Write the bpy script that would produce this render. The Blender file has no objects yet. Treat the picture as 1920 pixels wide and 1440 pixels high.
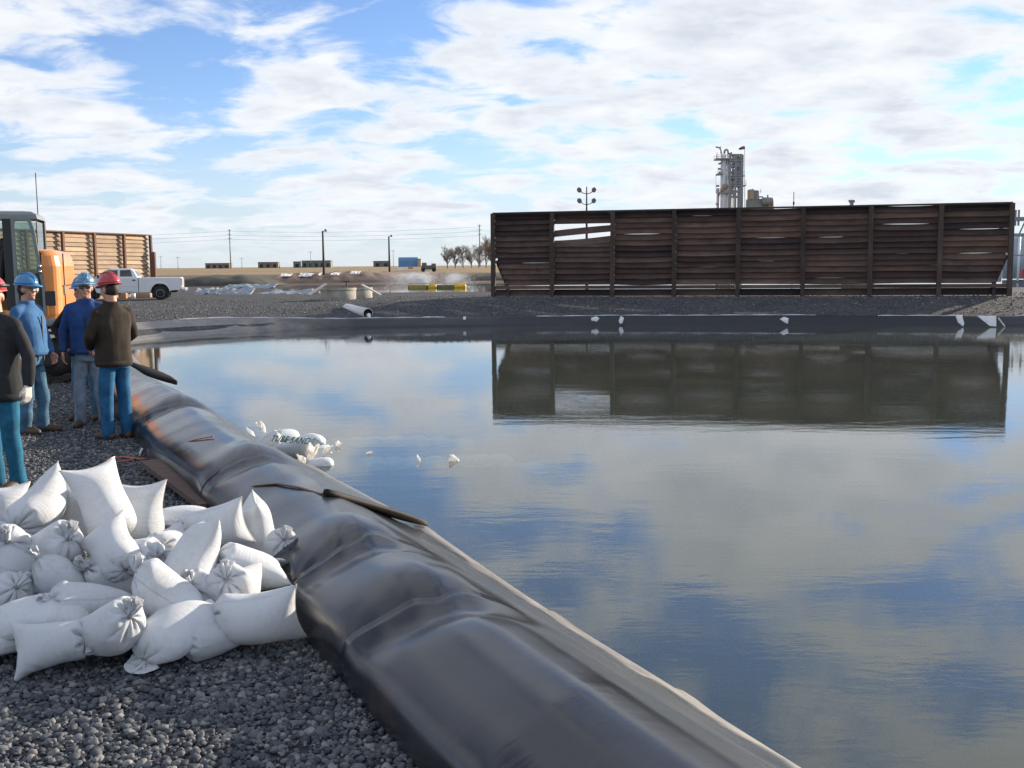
import bpy, bmesh, math, random
import numpy as np
from mathutils import Vector, Matrix, Euler

random.seed(7)
np.random.seed(7)
rad = math.radians
PI = math.pi
scene = bpy.context.scene

# ------------------------------------------------------------------ camera
CAM_H = 1.90
F_PX = 1950.0
PITCH = math.atan((720.0 - 496.6) / F_PX)
ROLL = rad(0.53)
cam_data = bpy.data.cameras.new('camera')
cam = bpy.data.objects.new('camera', cam_data)
scene.collection.objects.link(cam)
cam_data.sensor_width = 36.0
cam_data.lens = 36.0 * F_PX / 1920.0
cam_data.clip_start = 0.05
cam_data.clip_end = 20000.0
R_CAM = Matrix.Rotation(PI / 2 - PITCH, 3, 'X') @ Matrix.Rotation(-ROLL, 3, 'Z')
cam.matrix_world = Matrix.Translation((0, 0, CAM_H)) @ R_CAM.to_4x4()
scene.camera = cam

# ------------------------------------------------------------------ light
SUN_EL = rad(14.5)
SUN_AZ = rad(39.0)          # angle from +X towards +Y (to the right and a little ahead)
sd = Vector((math.cos(SUN_EL) * math.cos(SUN_AZ), math.cos(SUN_EL) * math.sin(SUN_AZ), math.sin(SUN_EL)))
sun_l = bpy.data.lights.new('sun', 'SUN')
sun_l.energy = 5.0
sun_l.angle = rad(0.6)
sun_l.color = (1.0, 0.86, 0.68)
sun_o = bpy.data.objects.new('sun', sun_l)
scene.collection.objects.link(sun_o)
sun_o.rotation_euler = sd.to_track_quat('Z', 'Y').to_euler()
sun_o.location = (30, 15, 20)

SKY_STRENGTH = 0.068
SKX, SKY_ = 7.7, 2.4
scene.view_settings.view_transform = 'Standard'
scene.view_settings.look = 'None'
scene.view_settings.exposure = 0.8
scene.view_settings.gamma = 1.0
scene.view_settings.use_curve_mapping = False

# ------------------------------------------------------------------ node helper
class NT:
    def __init__(self, tree):
        self.t = tree; self.n = tree.nodes; self.l = tree.links
    def new(self, typ, **kw):
        nd = self.n.new(typ)
        for k, v in kw.items():
            if k == 'ins':
                for kk, vv in v.items():
                    s = nd.inputs[kk]
                    if hasattr(vv, 'is_output'): self.l.new(vv, s)
                    else: s.default_value = vv
            else:
                setattr(nd, k, v)
        return nd
    def math(self, op, a, b=None, c=None, clamp=False):
        nd = self.n.new('ShaderNodeMath'); nd.operation = op; nd.use_clamp = clamp
        for i, v in enumerate((a, b, c)):
            if v is None: continue
            if hasattr(v, 'is_output'): self.l.new(v, nd.inputs[i])
            else: nd.inputs[i].default_value = v
        return nd.outputs[0]
    def mix(self, fac, a, b, blend='MIX'):
        nd = self.n.new('ShaderNodeMix'); nd.data_type = 'RGBA'; nd.blend_type = blend
        for s, v in ((nd.inputs[0], fac), (nd.inputs[6], a), (nd.inputs[7], b)):
            if hasattr(v, 'is_output'): self.l.new(v, s)
            elif isinstance(v, (tuple, list)): s.default_value = tuple(v) + ((1.0,) if len(v) == 3 else ())
            else: s.default_value = v
        return nd.outputs[2]
    def ramp(self, fac, stops):
        nd = self.n.new('ShaderNodeValToRGB'); cr = nd.color_ramp
        while len(cr.elements) < len(stops): cr.elements.new(0.5)
        for e, (p, c) in zip(cr.elements, stops):
            e.position = p
            e.color = (c, c, c, 1) if isinstance(c, (int, float)) else tuple(c) + (1,)
        self.l.new(fac, nd.inputs[0])
        return nd.outputs[0]
    def noise(self, vec, scale, detail=4, rough=0.55, dist=0.0, dim='3D'):
        nd = self.n.new('ShaderNodeTexNoise'); nd.noise_dimensions = dim
        nd.inputs['Scale'].default_value = scale; nd.inputs['Detail'].default_value = detail
        nd.inputs['Roughness'].default_value = rough; nd.inputs['Distortion'].default_value = dist
        if vec is not None: self.l.new(vec, nd.inputs['Vector'])
        return nd.outputs['Fac']
    def mapping(self, vec, scale=(1, 1, 1), rot=(0, 0, 0), loc=(0, 0, 0)):
        nd = self.n.new('ShaderNodeMapping')
        nd.inputs['Scale'].default_value = scale; nd.inputs['Rotation'].default_value = rot
        nd.inputs['Location'].default_value = loc
        self.l.new(vec, nd.inputs['Vector'])
        return nd.outputs[0]
    def bump(self, h, strength=0.3, dist=0.01, normal=None):
        nd = self.n.new('ShaderNodeBump')
        nd.inputs['Strength'].default_value = strength; nd.inputs['Distance'].default_value = dist
        self.l.new(h, nd.inputs['Height'])
        if normal is not None: self.l.new(normal, nd.inputs['Normal'])
        return nd.outputs[0]

# ------------------------------------------------------------------ world: clear sky with broken cloud sheets
world = bpy.data.worlds.new('World')
scene.world = world
world.use_nodes = True
world.cycles.sampling_method = 'MANUAL'
world.cycles.sample_map_resolution = 512
w = NT(world.node_tree)
for nd in list(w.n): w.n.remove(nd)
sky = w.new('ShaderNodeTexSky', sky_type='NISHITA', sun_disc=False)
sky.sun_elevation = SUN_EL
sky.sun_rotation = PI / 2 - SUN_AZ
sky.air_density = 1.0; sky.dust_density = 0.0; sky.ozone_density = 2.0; sky.altitude = 1200
tc = w.new('ShaderNodeTexCoord')
sep = w.new('ShaderNodeSeparateXYZ', ins={0: tc.outputs['Generated']})
zz = w.math('MAXIMUM', sep.outputs[2], 0.0)
zq = w.math('ADD', zz, 0.20)
cx = w.math('DIVIDE', sep.outputs[0], zq)
cy = w.math('DIVIDE', sep.outputs[1], zq)
cv = w.new('ShaderNodeCombineXYZ', ins={0: cx, 1: cy, 2: 0.0}).outputs[0]
cm = w.mapping(cv, scale=(1.9, 2.3, 1.0), rot=(0, 0, rad(-12)), loc=(SKX, SKY_, 0.0))
n_big = w.noise(cm, 0.62, 2, 0.5, 0.3)
n_mid = w.noise(cm, 2.15, 6, 0.58, 0.35)
dens = w.math('ADD', w.math('MULTIPLY', n_big, 0.40), w.math('MULTIPLY', n_mid, 0.94))
# openings and thicker patches of this afternoon's cloud sheet, given by direction
def spot(px_, py_, width, amount):
    v = R_CAM @ Vector(((px_ - 960) / F_PX, -(py_ - 720) / F_PX, -1.0)); v.normalize()
    d = w.new('ShaderNodeVectorMath', operation='DISTANCE', ins={0: tc.outputs['Generated'], 1: tuple(v)}).outputs['Value']
    g = w.math('DIVIDE', d, width)
    g = w.math('MULTIPLY', w.math('MULTIPLY', g, g), -1.0)
    return w.math('MULTIPLY', w.math('EXPONENT', g), amount)
SPOTS = [(335, 105, .05, -.20), (720, 75, .05, -.16), (20, 265, .05, -.16), (390, 300, .045, -.14), (880, 330, .05, -.12), (610, 245, .03, -.07), (1860, 200, .04, -.08),
         (80, 120, .09, .08), (560, 150, .05, .08), (680, 345, .06, .10), (1350, 180, .16, .10), (1650, 110, .12, .07), (200, 370, .07, .08)]
for s_ in SPOTS:
    dens = w.math('ADD', dens, spot(*s_))
cover = w.new('ShaderNodeMapRange', interpolation_type='SMOOTHSTEP', ins={0: dens, 1: 0.545, 2: 0.755, 3: 0.0, 4: 1.0}).outputs[0]
lowfade = w.new('ShaderNodeMapRange', interpolation_type='SMOOTHSTEP', ins={0: sep.outputs[2], 1: 0.004, 2: 0.045, 3: 0.25, 4: 1.0}).outputs[0]
cover = w.math('MULTIPLY', cover, lowfade)
thick = w.new('ShaderNodeMapRange', interpolation_type='SMOOTHSTEP', ins={0: dens, 1: 0.62, 2: 0.86, 3: 0.0, 4: 1.0}).outputs[0]
n_sh = w.noise(w.mapping(cm, loc=(0.12, -0.25, 3.0)), 2.6, 5, 0.55)
shade = w.math('MULTIPLY', thick, w.new('ShaderNodeMapRange', ins={0: n_sh, 1: 0.36, 2: 0.66, 3: 0.0, 4: 1.0}).outputs[0])
cloud_c = w.mix(shade, (8.1, 8.35, 8.75), (5.9, 6.35, 7.1))
base_sky = w.mix(1.0, sky.outputs[0], (1.30, 1.36, 1.66), 'MULTIPLY')
low = w.new('ShaderNodeMapRange', interpolation_type='SMOOTHSTEP', ins={0: sep.outputs[2], 1: 0.0, 2: 0.16, 3: 0.85, 4: 0.0}).outputs[0]
base_sky = w.mix(low, base_sky, (5.5, 6.35, 7.1))
col = w.mix(cover, base_sky, cloud_c)
bg = w.new('ShaderNodeBackground', ins={'Color': col, 'Strength': SKY_STRENGTH})
wo = w.new('ShaderNodeOutputWorld', ins={'Surface': bg.outputs[0]})

# ------------------------------------------------------------------ picture -> place
def ray(px_, py_):
    return R_CAM @ Vector(((px_ - 960.0) / F_PX, -(py_ - 720.0) / F_PX, -1.0))
def on_z(px_, py_, z=0.0):
    d = ray(px_, py_); t = (z - CAM_H) / d.z
    return Vector((d.x * t, d.y * t, z))
def at_y(px_, py_, Y):
    d = ray(px_, py_); t = Y / d.y
    return Vector((d.x * t, Y, CAM_H + d.z * t))

# ------------------------------------------------------------------ mesh helpers
COL = scene.collection
def link(o, parent=None):
    COL.objects.link(o)
    if parent is not None: o.parent = parent
    return o
def tag(o, label=None, cat=None, group=None, kind=None):
    if label: o['label'] = label
    if cat: o['category'] = cat
    if group: o['group'] = group
    if kind: o['kind'] = kind
    return o
def empty(name, loc=(0, 0, 0), rz=0.0, label=None, cat=None, group=None):
    o = bpy.data.objects.new(name, None)
    o.empty_display_size = 0.2
    o.location = loc; o.rotation_euler = (0, 0, rz)
    link(o)
    return tag(o, label, cat, group)
def mesh_obj(name, verts, faces, mats, parent=None, smooth=False, fm=None):
    me = bpy.data.meshes.new(name)
    if isinstance(verts, np.ndarray): verts = verts.tolist()
    if isinstance(faces, np.ndarray): faces = faces.tolist()
    me.from_pydata(verts, [], faces)
    for m in (mats if isinstance(mats, (list, tuple)) else [mats]):
        me.materials.append(m)
    if fm is not None: me.polygons.foreach_set('material_index', np.asarray(fm, dtype=np.int32))
    if smooth: me.polygons.foreach_set('use_smooth', np.ones(len(me.polygons), dtype=bool))
    me.update()
    return link(bpy.data.objects.new(name, me), parent)

def put(name, me, parent, loc, rot=(0, 0, 0), sc=(1, 1, 1)):
    o = bpy.data.objects.new(name, me); link(o, parent)
    o.location = loc; o.rotation_euler = rot; o.scale = sc
    return o

class MB:
    """collects shapes; build() links them as one mesh"""
    def __init__(self): self.v = []; self.f = []; self.s = []
    def add(self, vs, fs, smooth=False):
        b = len(self.v)
        self.v += [tuple(p) for p in vs]
        self.f += [[b + i for i in f] for f in fs]
        self.s += [smooth] * len(fs)
        return self
    def box(self, c, size, rot=None, taper=1.0):
        hx, hy, hz = size[0] / 2, size[1] / 2, size[2] / 2
        vs = []
        for z in (-1, 1):
            k = taper if z > 0 else 1.0
            for x, y in ((-1, -1), (1, -1), (1, 1), (-1, 1)):
                vs.append(Vector((x * hx * k, y * hy * k, z * hz)))
        if rot is not None:
            m = rot if isinstance(rot, Matrix) else Euler(rot).to_matrix()
            vs = [m @ p for p in vs]
        c = Vector(c)
        return self.add([p + c for p in vs], [(0, 3, 2, 1), (4, 5, 6, 7), (0, 1, 5, 4), (1, 2, 6, 5), (2, 3, 7, 6), (3, 0, 4, 7)])
    def bbox(self, c, size, bev=0.02, rot=None):
        """box with rounded edges (chamfered two-step prism)"""
        hx, hy, hz = size[0] / 2, size[1] / 2, size[2] / 2
        b = min(bev, hx * .9, hy * .9, hz * .9)
        rings = []
        for z, ins in ((-hz, b), (-hz + b * .3, b * .3), (-hz + b, 0), (hz - b, 0), (hz - b * .3, b * .3), (hz, b)):
            x1, y1 = hx - ins, hy - ins
            k = b
            pts = [(x1 - k, -y1), (x1 - k * .3, -y1 + k * .3), (x1, -y1 + k), (x1, y1 - k), (x1 - k * .3, y1 - k * .3), (x1 - k, y1),
                   (-x1 + k, y1), (-x1 + k * .3, y1 - k * .3), (-x1, y1 - k), (-x1, -y1 + k), (-x1 + k * .3, -y1 + k * .3), (-x1 + k, -y1)]
            rings.append([Vector((px, py, z)) for px, py in pts])
        if rot is not None:
            m = rot if isinstance(rot, Matrix) else Euler(rot).to_matrix()
            rings = [[m @ p for p in r] for r in rings]
        c = Vector(c)
        rings = [[p + c for p in r] for r in rings]
        return self.loft(rings, True, True, False)
    def loft(self, rings, cap0=True, cap1=True, smooth=True, closed=True):
        n = len(rings[0]); vs = [p for r in rings for p in r]; fs = []
        for i in range(len(rings) - 1):
            for j in range(n if closed else n - 1):
                k = (j + 1) % n
                fs.append((i * n + j, i * n + k, (i + 1) * n + k, (i + 1) * n + j))
        if cap0: fs.append(tuple(range(n - 1, -1, -1)))
        if cap1: fs.append(tuple((len(rings) - 1) * n + j for j in range(n)))
        return self.add(vs, fs, smooth)
    def tube(self, pts, r, n=8, smooth=True, caps=True):
        pts = [Vector(p) for p in pts]
        rs = r if isinstance(r, (list, tuple)) else [r] * len(pts)
        rings = []; up = None
        for i, p in enumerate(pts):
            t = (pts[min(i + 1, len(pts) - 1)] - pts[max(i - 1, 0)]).normalized()
            if up is None:
                a = Vector((0, 0, 1)) if abs(t.z) < .9 else Vector((1, 0, 0))
                up = (a - t * a.dot(t)).normalized()
            else:
                up = (up - t * up.dot(t)).normalized()
            sdv = t.cross(up)
            rings.append([p + (up * math.cos(2 * PI * k / n) + sdv * math.sin(2 * PI * k / n)) * rs[i] for k in range(n)])
        return self.loft(rings, caps, caps, smooth)
    def bar(self, a, b, w, h, up=(0, 0, 1)):
        a = Vector(a); b = Vector(b); t = b - a; L = t.length; t.normalize()
        u = Vector(up); u = u - t * u.dot(t)
        if u.length < 1e-4: u = Vector((1, 0, 0)) - t * t.x
        u.normalize(); s = u.cross(t)
        m = Matrix((t, s, u)).transposed()
        return self.box((a + b) / 2, (L, w, h), m)
    def lathe(self, prof, c=(0, 0, 0), n=24, smooth=True, axis=None, cap0=True, cap1=True):
        c = Vector(c)
        m = Matrix.Identity(3) if axis is None else Vector(axis).to_track_quat('Z', 'Y').to_matrix()
        rings = [[c + m @ Vector((r * math.cos(2 * PI * k / n), r * math.sin(2 * PI * k / n), z)) for k in range(n)] for r, z in prof]
        return self.loft(rings, cap0, cap1, smooth)
    def prism(self, poly, y0, y1, m=None):
        """polygon in x,z pushed along y from y0 to y1"""
        n = len(poly)
        vs = [Vector((x, y0, z)) for x, z in poly] + [Vector((x, y1, z)) for x, z in poly]
        if m is not None: vs = [m @ p for p in vs]
        fs = [(j, (j + 1) % n, n + (j + 1) % n, n + j) for j in range(n)]
        fs += [tuple(range(n - 1, -1, -1)), tuple(range(n, 2 * n))]
        return self.add(vs, fs)
    def build(self, name, mat, parent=None, recalc=True):
        me = bpy.data.meshes.new(name)
        me.from_pydata([tuple(p) for p in self.v], [], self.f)
        me.materials.append(mat)
        me.polygons.foreach_set('use_smooth', np.array(self.s, dtype=bool))
        if recalc:
            bm = bmesh.new(); bm.from_mesh(me)
            bmesh.ops.recalc_face_normals(bm, faces=bm.faces)
            bm.to_mesh(me); bm.free()
        me.update()
        return link(bpy.data.objects.new(name, me), parent)

# smooth pseudo-noise in numpy: sums of sines with random phases
class SN:
    def __init__(self, seed, n=10, f0=1.0, f1=4.0):
        r = np.random.RandomState(seed)
        d = r.normal(size=(n, 3)); d /= np.linalg.norm(d, axis=1)[:, None]
        f = np.exp(r.uniform(math.log(f0), math.log(f1), n))
        self.k = d * f[:, None]; self.p = r.uniform(0, 2 * PI, n); self.a = (f0 / f) ** 0.8; self.a /= self.a.sum()
    def __call__(self, P):
        return (np.sin(np.asarray(P) @ self.k.T + self.p) * self.a).sum(-1)

# ------------------------------------------------------------------ materials
MATS = {}
def mat(name, base, rough=0.6, metal=0.0, spec=0.5, var=0.0, scale=5.0, bump=0.0, bscale=60.0, coat=0.0, stretch=None, objrand=0.0, dirt=None):
    m = bpy.data.materials.new(name); m.use_nodes = True
    t = NT(m.node_tree); b = t.n['Principled BSDF']
    b.inputs['Roughness'].default_value = rough; b.inputs['Metallic'].default_value = metal
    b.inputs['Specular IOR Level'].default_value = spec; b.inputs['Coat Weight'].default_value = coat
    tcn = t.new('ShaderNodeTexCoord'); v = tcn.outputs['Object']
    vs = t.mapping(v, scale=stretch) if stretch else v
    c = tuple(base) + (1,)
    if var > 0:
        n = t.noise(vs, scale, 5, 0.6)
        n = t.new('ShaderNodeMapRange', ins={0: n, 1: 0.3, 2: 0.7, 3: 1 - var, 4: 1 + var}).outputs[0]
        c = t.mix(1.0, base, t.new('ShaderNodeCombineXYZ', ins={0: n, 1: n, 2: n}).outputs[0], 'MULTIPLY')
    if objrand > 0:
        oi = t.new('ShaderNodeObjectInfo').outputs['Random']
        n = t.math('MULTIPLY_ADD', oi, 2 * objrand, 1 - objrand)
        c = t.mix(1.0, c, t.new('ShaderNodeCombineXYZ', ins={0: n, 1: n, 2: n}).outputs[0], 'MULTIPLY')
    if dirt:
        n = t.noise(v, dirt[1], 5, 0.65)
        n = t.new('ShaderNodeMapRange', ins={0: n, 1: dirt[2], 2: dirt[2] + .15, 3: 0, 4: dirt[3]}).outputs[0]
        c = t.mix(n, c, dirt[0])
    if hasattr(c, 'is_output'): t.l.new(c, b.inputs['Base Color'])
    else: b.inputs['Base Color'].default_value = c
    if bump > 0:
        nb = t.noise(vs, bscale, 4, 0.6)
        t.l.new(t.bump(nb, bump, 0.02), b.inputs['Normal'])
    MATS[name] = m
    return m

def wood(name, a, b_, rough=0.85, rnd=0.35, axis=0, bumpd=0.006):
    m = bpy.data.materials.new(name); m.use_nodes = True
    t = NT(m.node_tree); p = t.n['Principled BSDF']
    p.inputs['Roughness'].default_value = rough; p.inputs['Specular IOR Level'].default_value = 0.25
    oi = t.new('ShaderNodeObjectInfo').outputs['Random']
    tcn = t.new('ShaderNodeTexCoord').outputs['Object']
    off = t.new('ShaderNodeCombineXYZ', ins={0: t.math('MULTIPLY', oi, 37.0), 1: t.math('MULTIPLY', oi, 91.0), 2: 0.0}).outputs[0]
    v = t.new('ShaderNodeVectorMath', operation='ADD', ins={0: tcn, 1: off}).outputs[0]
    sc = [14.0, 14.0, 14.0]; sc[axis] = 0.8
    vs = t.mapping(v, scale=tuple(sc))
    grain = t.noise(vs, 2.0, 6, 0.65, 0.4)
    blot = t.noise(v, 0.9, 3, 0.6)
    f = t.math('ADD', t.math('MULTIPLY', grain, 0.6), t.math('MULTIPLY', blot, 0.5))
    c = t.ramp(f, [(0.3, a), (0.75, b_)])
    k = t.math('MULTIPLY_ADD', oi, 2 * rnd, 1 - rnd)
    c = t.mix(1.0, c, t.new('ShaderNodeCombineXYZ', ins={0: k, 1: k, 2: t.math('MULTIPLY_ADD', k, .85, .15)}).outputs[0], 'MULTIPLY')
    t.l.new(c, p.inputs['Base Color'])
    t.l.new(t.bump(grain, 0.5, bumpd), p.inputs['Normal'])
    return m

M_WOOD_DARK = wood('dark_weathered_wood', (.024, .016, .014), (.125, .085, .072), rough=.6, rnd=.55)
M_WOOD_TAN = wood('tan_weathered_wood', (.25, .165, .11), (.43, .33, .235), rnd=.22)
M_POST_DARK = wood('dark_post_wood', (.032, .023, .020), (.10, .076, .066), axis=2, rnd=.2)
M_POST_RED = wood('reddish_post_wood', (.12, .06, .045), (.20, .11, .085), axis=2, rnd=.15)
M_BOARD = wood('brown_board_wood', (.06, .04, .035), (.15, .105, .09), rnd=.1)
M_BLACK = mat('black_paint', (.012, .012, .013), .45)
M_STEEL = mat('grey_steel', (.22, .23, .24), .5, metal=.6, var=.2)
M_GALV = mat('pale_pipe_metal', (.62, .62, .60), .45, metal=.15, var=.15, scale=3)
M_RUBBER = mat('tyre_rubber', (.02, .02, .021), .85, var=.2)
# ================================================================== the setting
WATER_Z = -0.70
W_PX = [(1490, 1440), (1300, 1310), (1100, 1190), (960, 1100), (800, 988), (605, 885), (436, 800), (324, 737), (270, 690), (243, 660)]
W_PTS = [on_z(x, y, WATER_Z) for x, y in W_PX]
O_PX = [(780, 1440), (735, 1352), (680, 1300), (600, 1222), (500, 1095), (395, 957), (280, 864), (262, 828)]
O_PTS = [on_z(x, y, 0.0) for x, y in O_PX]
U = (W_PTS[-1] - W_PTS[0]); U.z = 0; U.normalize()
N = Vector((U.y, -U.x, 0.0))                      # from the gravel towards the pond
def sn(p): return p.x * U.x + p.y * U.y, p.x * N.x + p.y * N.y
def _smooth(a, k=9):
    pad = np.concatenate([np.full(k, a[0]), a, np.full(k, a[-1])])
    return np.convolve(pad, np.ones(2 * k + 1) / (2 * k + 1), 'valid')
S_MIN, S_MAX = -9.0, sn(W_PTS[-1])[0] + 1.5
S_GRID = np.linspace(S_MIN, S_MAX, 420)
ws = np.array([sn(p) for p in W_PTS]); os_ = np.array([sn(p) for p in O_PTS])
def _fit(a):
    c = np.polyfit(a[:, 0], a[:, 1], 1)
    base = np.polyval(c, S_GRID)
    dev = np.interp(S_GRID, a[:, 0], a[:, 1] - np.polyval(c, a[:, 0]), left=0.0, right=0.0)
    return _smooth(base + dev, 6)
NW_GRID = _fit(ws); NO_GRID = _fit(os_)
def n_water(s): return np.interp(s, S_GRID, NW_GRID)
def n_outer(s): return np.interp(s, S_GRID, NO_GRID)

# liner seams: a pixel on the outer foot of each, and how far it slants along the bank
SEAM_PX = [(690, 1300, .55), (560, 1172, 1.15), (398, 958, 1.1), (264, 830, .9)]
SEAMS = sorted([(sn(on_z(x, y, 0.0))[0], k) for x, y, k in SEAM_PX])
_nb = SN(3, 12, .6, 2.4); _nf = SN(5, 14, 2.0, 9.0); _ng = SN(8, 12, 5, 16)
Q_PROF = np.array([0, .018, .05, .095, .155, .23, .32, .45, .60, .75, .88, 1.0, 1.25, 1.6])
Z_PROF = np.array([-.05, .07, .165, .245, .295, .305, .245, .085, -.145, -.38, -.56, -.70, -1.15, -1.9])
_qf = np.linspace(0, 1.6, 400)
_zf = _smooth(np.interp(_qf, Q_PROF, Z_PROF), 3)
def berm_z(s, q):
    s = np.asarray(s, float); q = np.asarray(q, float)
    z = np.interp(q, _qf, _zf)
    up = np.clip((z + .70) / 1.1, 0, 1) * np.clip((1.05 - q) * 3, 0, 1)
    hump = np.exp(-((q - .24) / .20) ** 2)
    P = np.stack([s, q * 2.2, np.zeros_like(s)], -1)
    z = z + hump * (.11 * _nb(P) + .02)
    for s0, k in SEAMS:
        d = s - (s0 + k * q)
        z = z - hump * (.075 * np.exp(-(d / .17) ** 2) - .05 * np.exp(-((d - .45) / .3) ** 2))
    # drape folds running across the bank
    fold = _nf(np.stack([(s - .75 * q) * 1.6, q * .9, np.zeros_like(s)], -1))
    z = z + up * .022 * fold * np.clip(q * 8, 0, 1)
    z = z + up * .004 * _ng(np.stack([(s - .9 * q) * 1.7, q * 1.4, np.zeros_like(s)], -1))
    # sharper drape creases, strongest low on the dry side
    w_ = (s - 1.1 * q) * 3.1 + 1.6 * _nb(P * 1.7); ridge = 1 - np.abs(np.sin(w_ + 1.3 * _nf(P * .35)))
    z = z + up * .030 * ridge ** 5 * np.clip(_nb(P * .8 + 3.0) * 2.2 + .35, 0, 1) * np.exp(-((q - .22) / .22) ** 2)
    return z
def berm_point(s, q, lift=0.0):
    no = n_outer(s); nw = n_water(s); n = no + (nw - no) * q
    # the foot bellies out a little
    z = berm_z(s, q)
    n = n - .10 * np.exp(-((q - .05) / .05) ** 2) + .05 * _nf(np.stack([s * 1.3, s * 0, s * 0 + 4.0], -1)) * np.clip(1 - q * 5, 0, 1)
    return np.stack([U.x * s + N.x * n, U.y * s + N.y * n, z + lift], -1)
def berm_at(x, y):
    s = x * U.x + y * U.y; n = x * N.x + y * N.y
    q = (n - n_outer(s)) / (n_water(s) - n_outer(s))
    return float(berm_z(np.array(s), np.array(q)))

FAR_PX = [(200, 652), (215, 646), (250, 640), (330, 632), (450, 624), (560, 619), (690, 615), (900, 612), (1100, 610), (1400, 610), (1650, 611), (1850, 612), (1920, 612)]
FAR_PTS = [on_z(x, y, WATER_Z) for x, y in FAR_PX]
fr = (FAR_PTS[-1] - FAR_PTS[-4]).normalized()
FAR_PTS.append(FAR_PTS[-1] + fr * 20); FAR_PTS.append(FAR_PTS[-1] + fr * 40)
near_ext = W_PTS[0] - U * 12.0
POLY = [near_ext] + W_PTS + FAR_PTS + [Vector((85, -25, 0))]
PX = np.array([[p.x, p.y] for p in POLY])
def pond_sd(X, Y):
    X = np.asarray(X, float); Y = np.asarray(Y, float)
    best = np.full(X.shape, 1e9); inside = np.zeros(X.shape, bool)
    n = len(PX)
    for i in range(n):
        a = PX[i]; b = PX[(i + 1) % n]; e = b - a
        t = np.clip(((X - a[0]) * e[0] + (Y - a[1]) * e[1]) / (e @ e), 0, 1)
        best = np.minimum(best, np.hypot(X - a[0] - t * e[0], Y - a[1] - t * e[1]))
        c = ((a[1] > Y) != (b[1] > Y))
        with np.errstate(divide='ignore', invalid='ignore'):
            xi = e[0] * (Y - a[1]) / (e[1] if e[1] != 0 else 1e-9) + a[0]
        inside ^= c & (X < xi)
    return np.where(inside, -best, best)
def sstep(a, b, x):
    t = np.clip((x - a) / (b - a), 0, 1); return t * t * (3 - 2 * t)
_gn = SN(21, 12, .15, .8)
def ground_h(X, Y):
    X = np.asarray(X, float); Y = np.asarray(Y, float)
    d = pond_sd(X, Y)
    near = np.interp(d, [-4, -1, 0, .7, 1.5, 2.0], [-2.4, -2.2, -1.9, -1.3, -.25, 0.0])
    top = .35 * sstep(-11, -3, X) * (1 - sstep(56, 66, Y))
    k = np.interp(d, [-4, -1, 0, .8, 4.6, 7.0], [-2.2, -1.2, -.72, -.42, 0, 0])
    rise = np.interp(d, [.8, 4.6, 7.0], [0, .85, 1.0])
    far = k + top * rise + np.where(d > 3, .03 * _gn(np.stack([X, Y, X * 0], -1)), 0) * (Y < 90)
    f = sstep(27, 32, Y)
    h = near * (1 - f) + far * f
    h = h + 1.35 * sstep(260, 460, Y) - .25 * sstep(74, 80, Y) * (1 - sstep(108, 118, Y)) * sstep(-30, -24, X)
    return h

def axis_vals(core0, core1, step, lo, hi):
    core = np.arange(core0, core1 + 1e-6, step)
    right = core1 + np.geomspace(step, hi - core1, 70)
    left = core0 - np.geomspace(step, core0 - lo, 70)
    return np.concatenate([left[::-1], core, right])
gx = axis_vals(-32, 34, .4, -4000, 4000)
gy = axis_vals(-14, 70, .4, -300, 7000)
GX, GY = np.meshgrid(gx, gy)
GZ = ground_h(GX, GY)
nv, nu = GX.shape
ii = np.arange(nv * nu).reshape(nv, nu)
gf = np.stack([ii[:-1, :-1], ii[:-1, 1:], ii[1:, 1:], ii[1:, :-1]], -1).reshape(-1, 4)

def ground_material():
    m = bpy.data.materials.new('gravel_and_field'); m.use_nodes = True
    t = NT(m.node_tree); b = t.n['Principled BSDF']
    b.inputs['Roughness'].default_value = .9; b.inputs['Specular IOR Level'].default_value = .3
    co = t.new('ShaderNodeTexCoord').outputs['Object']
    se = t.new('ShaderNodeSeparateXYZ', ins={0: co})
    vo = t.new('ShaderNodeTexVoronoi', ins={'Vector': co, 'Scale': 30.0})
    vc = t.new('ShaderNodeSeparateColor', ins={0: vo.outputs['Color']}).outputs[0]
    big = t.noise(co, .5, 5, .6)
    med = t.noise(co, 4.0, 5, .65)
    f = t.math('ADD', t.math('MULTIPLY', vc, .45), t.math('ADD', t.math('MULTIPLY', big, .35), t.math('MULTIPLY', med, .35)))
    gravel = t.ramp(f, [(.28, (.013, .015, .020)), (.52, (.040, .043, .051)), (.82, (.135, .133, .133))])
    # brown earth further off and the tan stubble field beyond
    wob = t.math('MULTIPLY', t.noise(co, .03, 4, .6), 60.0)
    yy = t.math('ADD', se.outputs[1], wob)
    k1 = t.new('ShaderNodeMapRange', interpolation_type='SMOOTHSTEP', ins={0: yy, 1: 115.0, 2: 160.0, 3: 0.0, 4: 1.0}).outputs[0]
    k2 = t.new('ShaderNodeMapRange', interpolation_type='SMOOTHSTEP', ins={0: yy, 1: 250.0, 2: 330.0, 3: 0.0, 4: 1.0}).outputs[0]
    e = t.noise(co, .12, 6, .65)
    earth = t.ramp(e, [(.3, (.075, .055, .045)), (.7, (.17, .12, .09))])
    fld = t.noise(t.mapping(co, scale=(.02, .09, 1)), 1.0, 6, .6)
    field = t.ramp(fld, [(.3, (.22, .155, .085)), (.7, (.36, .27, .16))])
    c = t.mix(k1, gravel, earth); c = t.mix(k2, c, field)
    t.l.new(c, b.inputs['Base Color'])
    hgt = t.math('ADD', t.math('MULTIPLY', vo.outputs['Distance'], -1.0), t.math('MULTIPLY', med, .6))
    t.l.new(t.bump(hgt, .8, .03), b.inputs['Normal'])
    return m
M_GROUND = ground_material()
ground = mesh_obj('ground', np.stack([GX, GY, GZ], -1).reshape(-1, 3), gf, M_GROUND, smooth=True)
tag(ground, 'grey gravel yard running back to tan fields', None, kind='structure')

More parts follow.
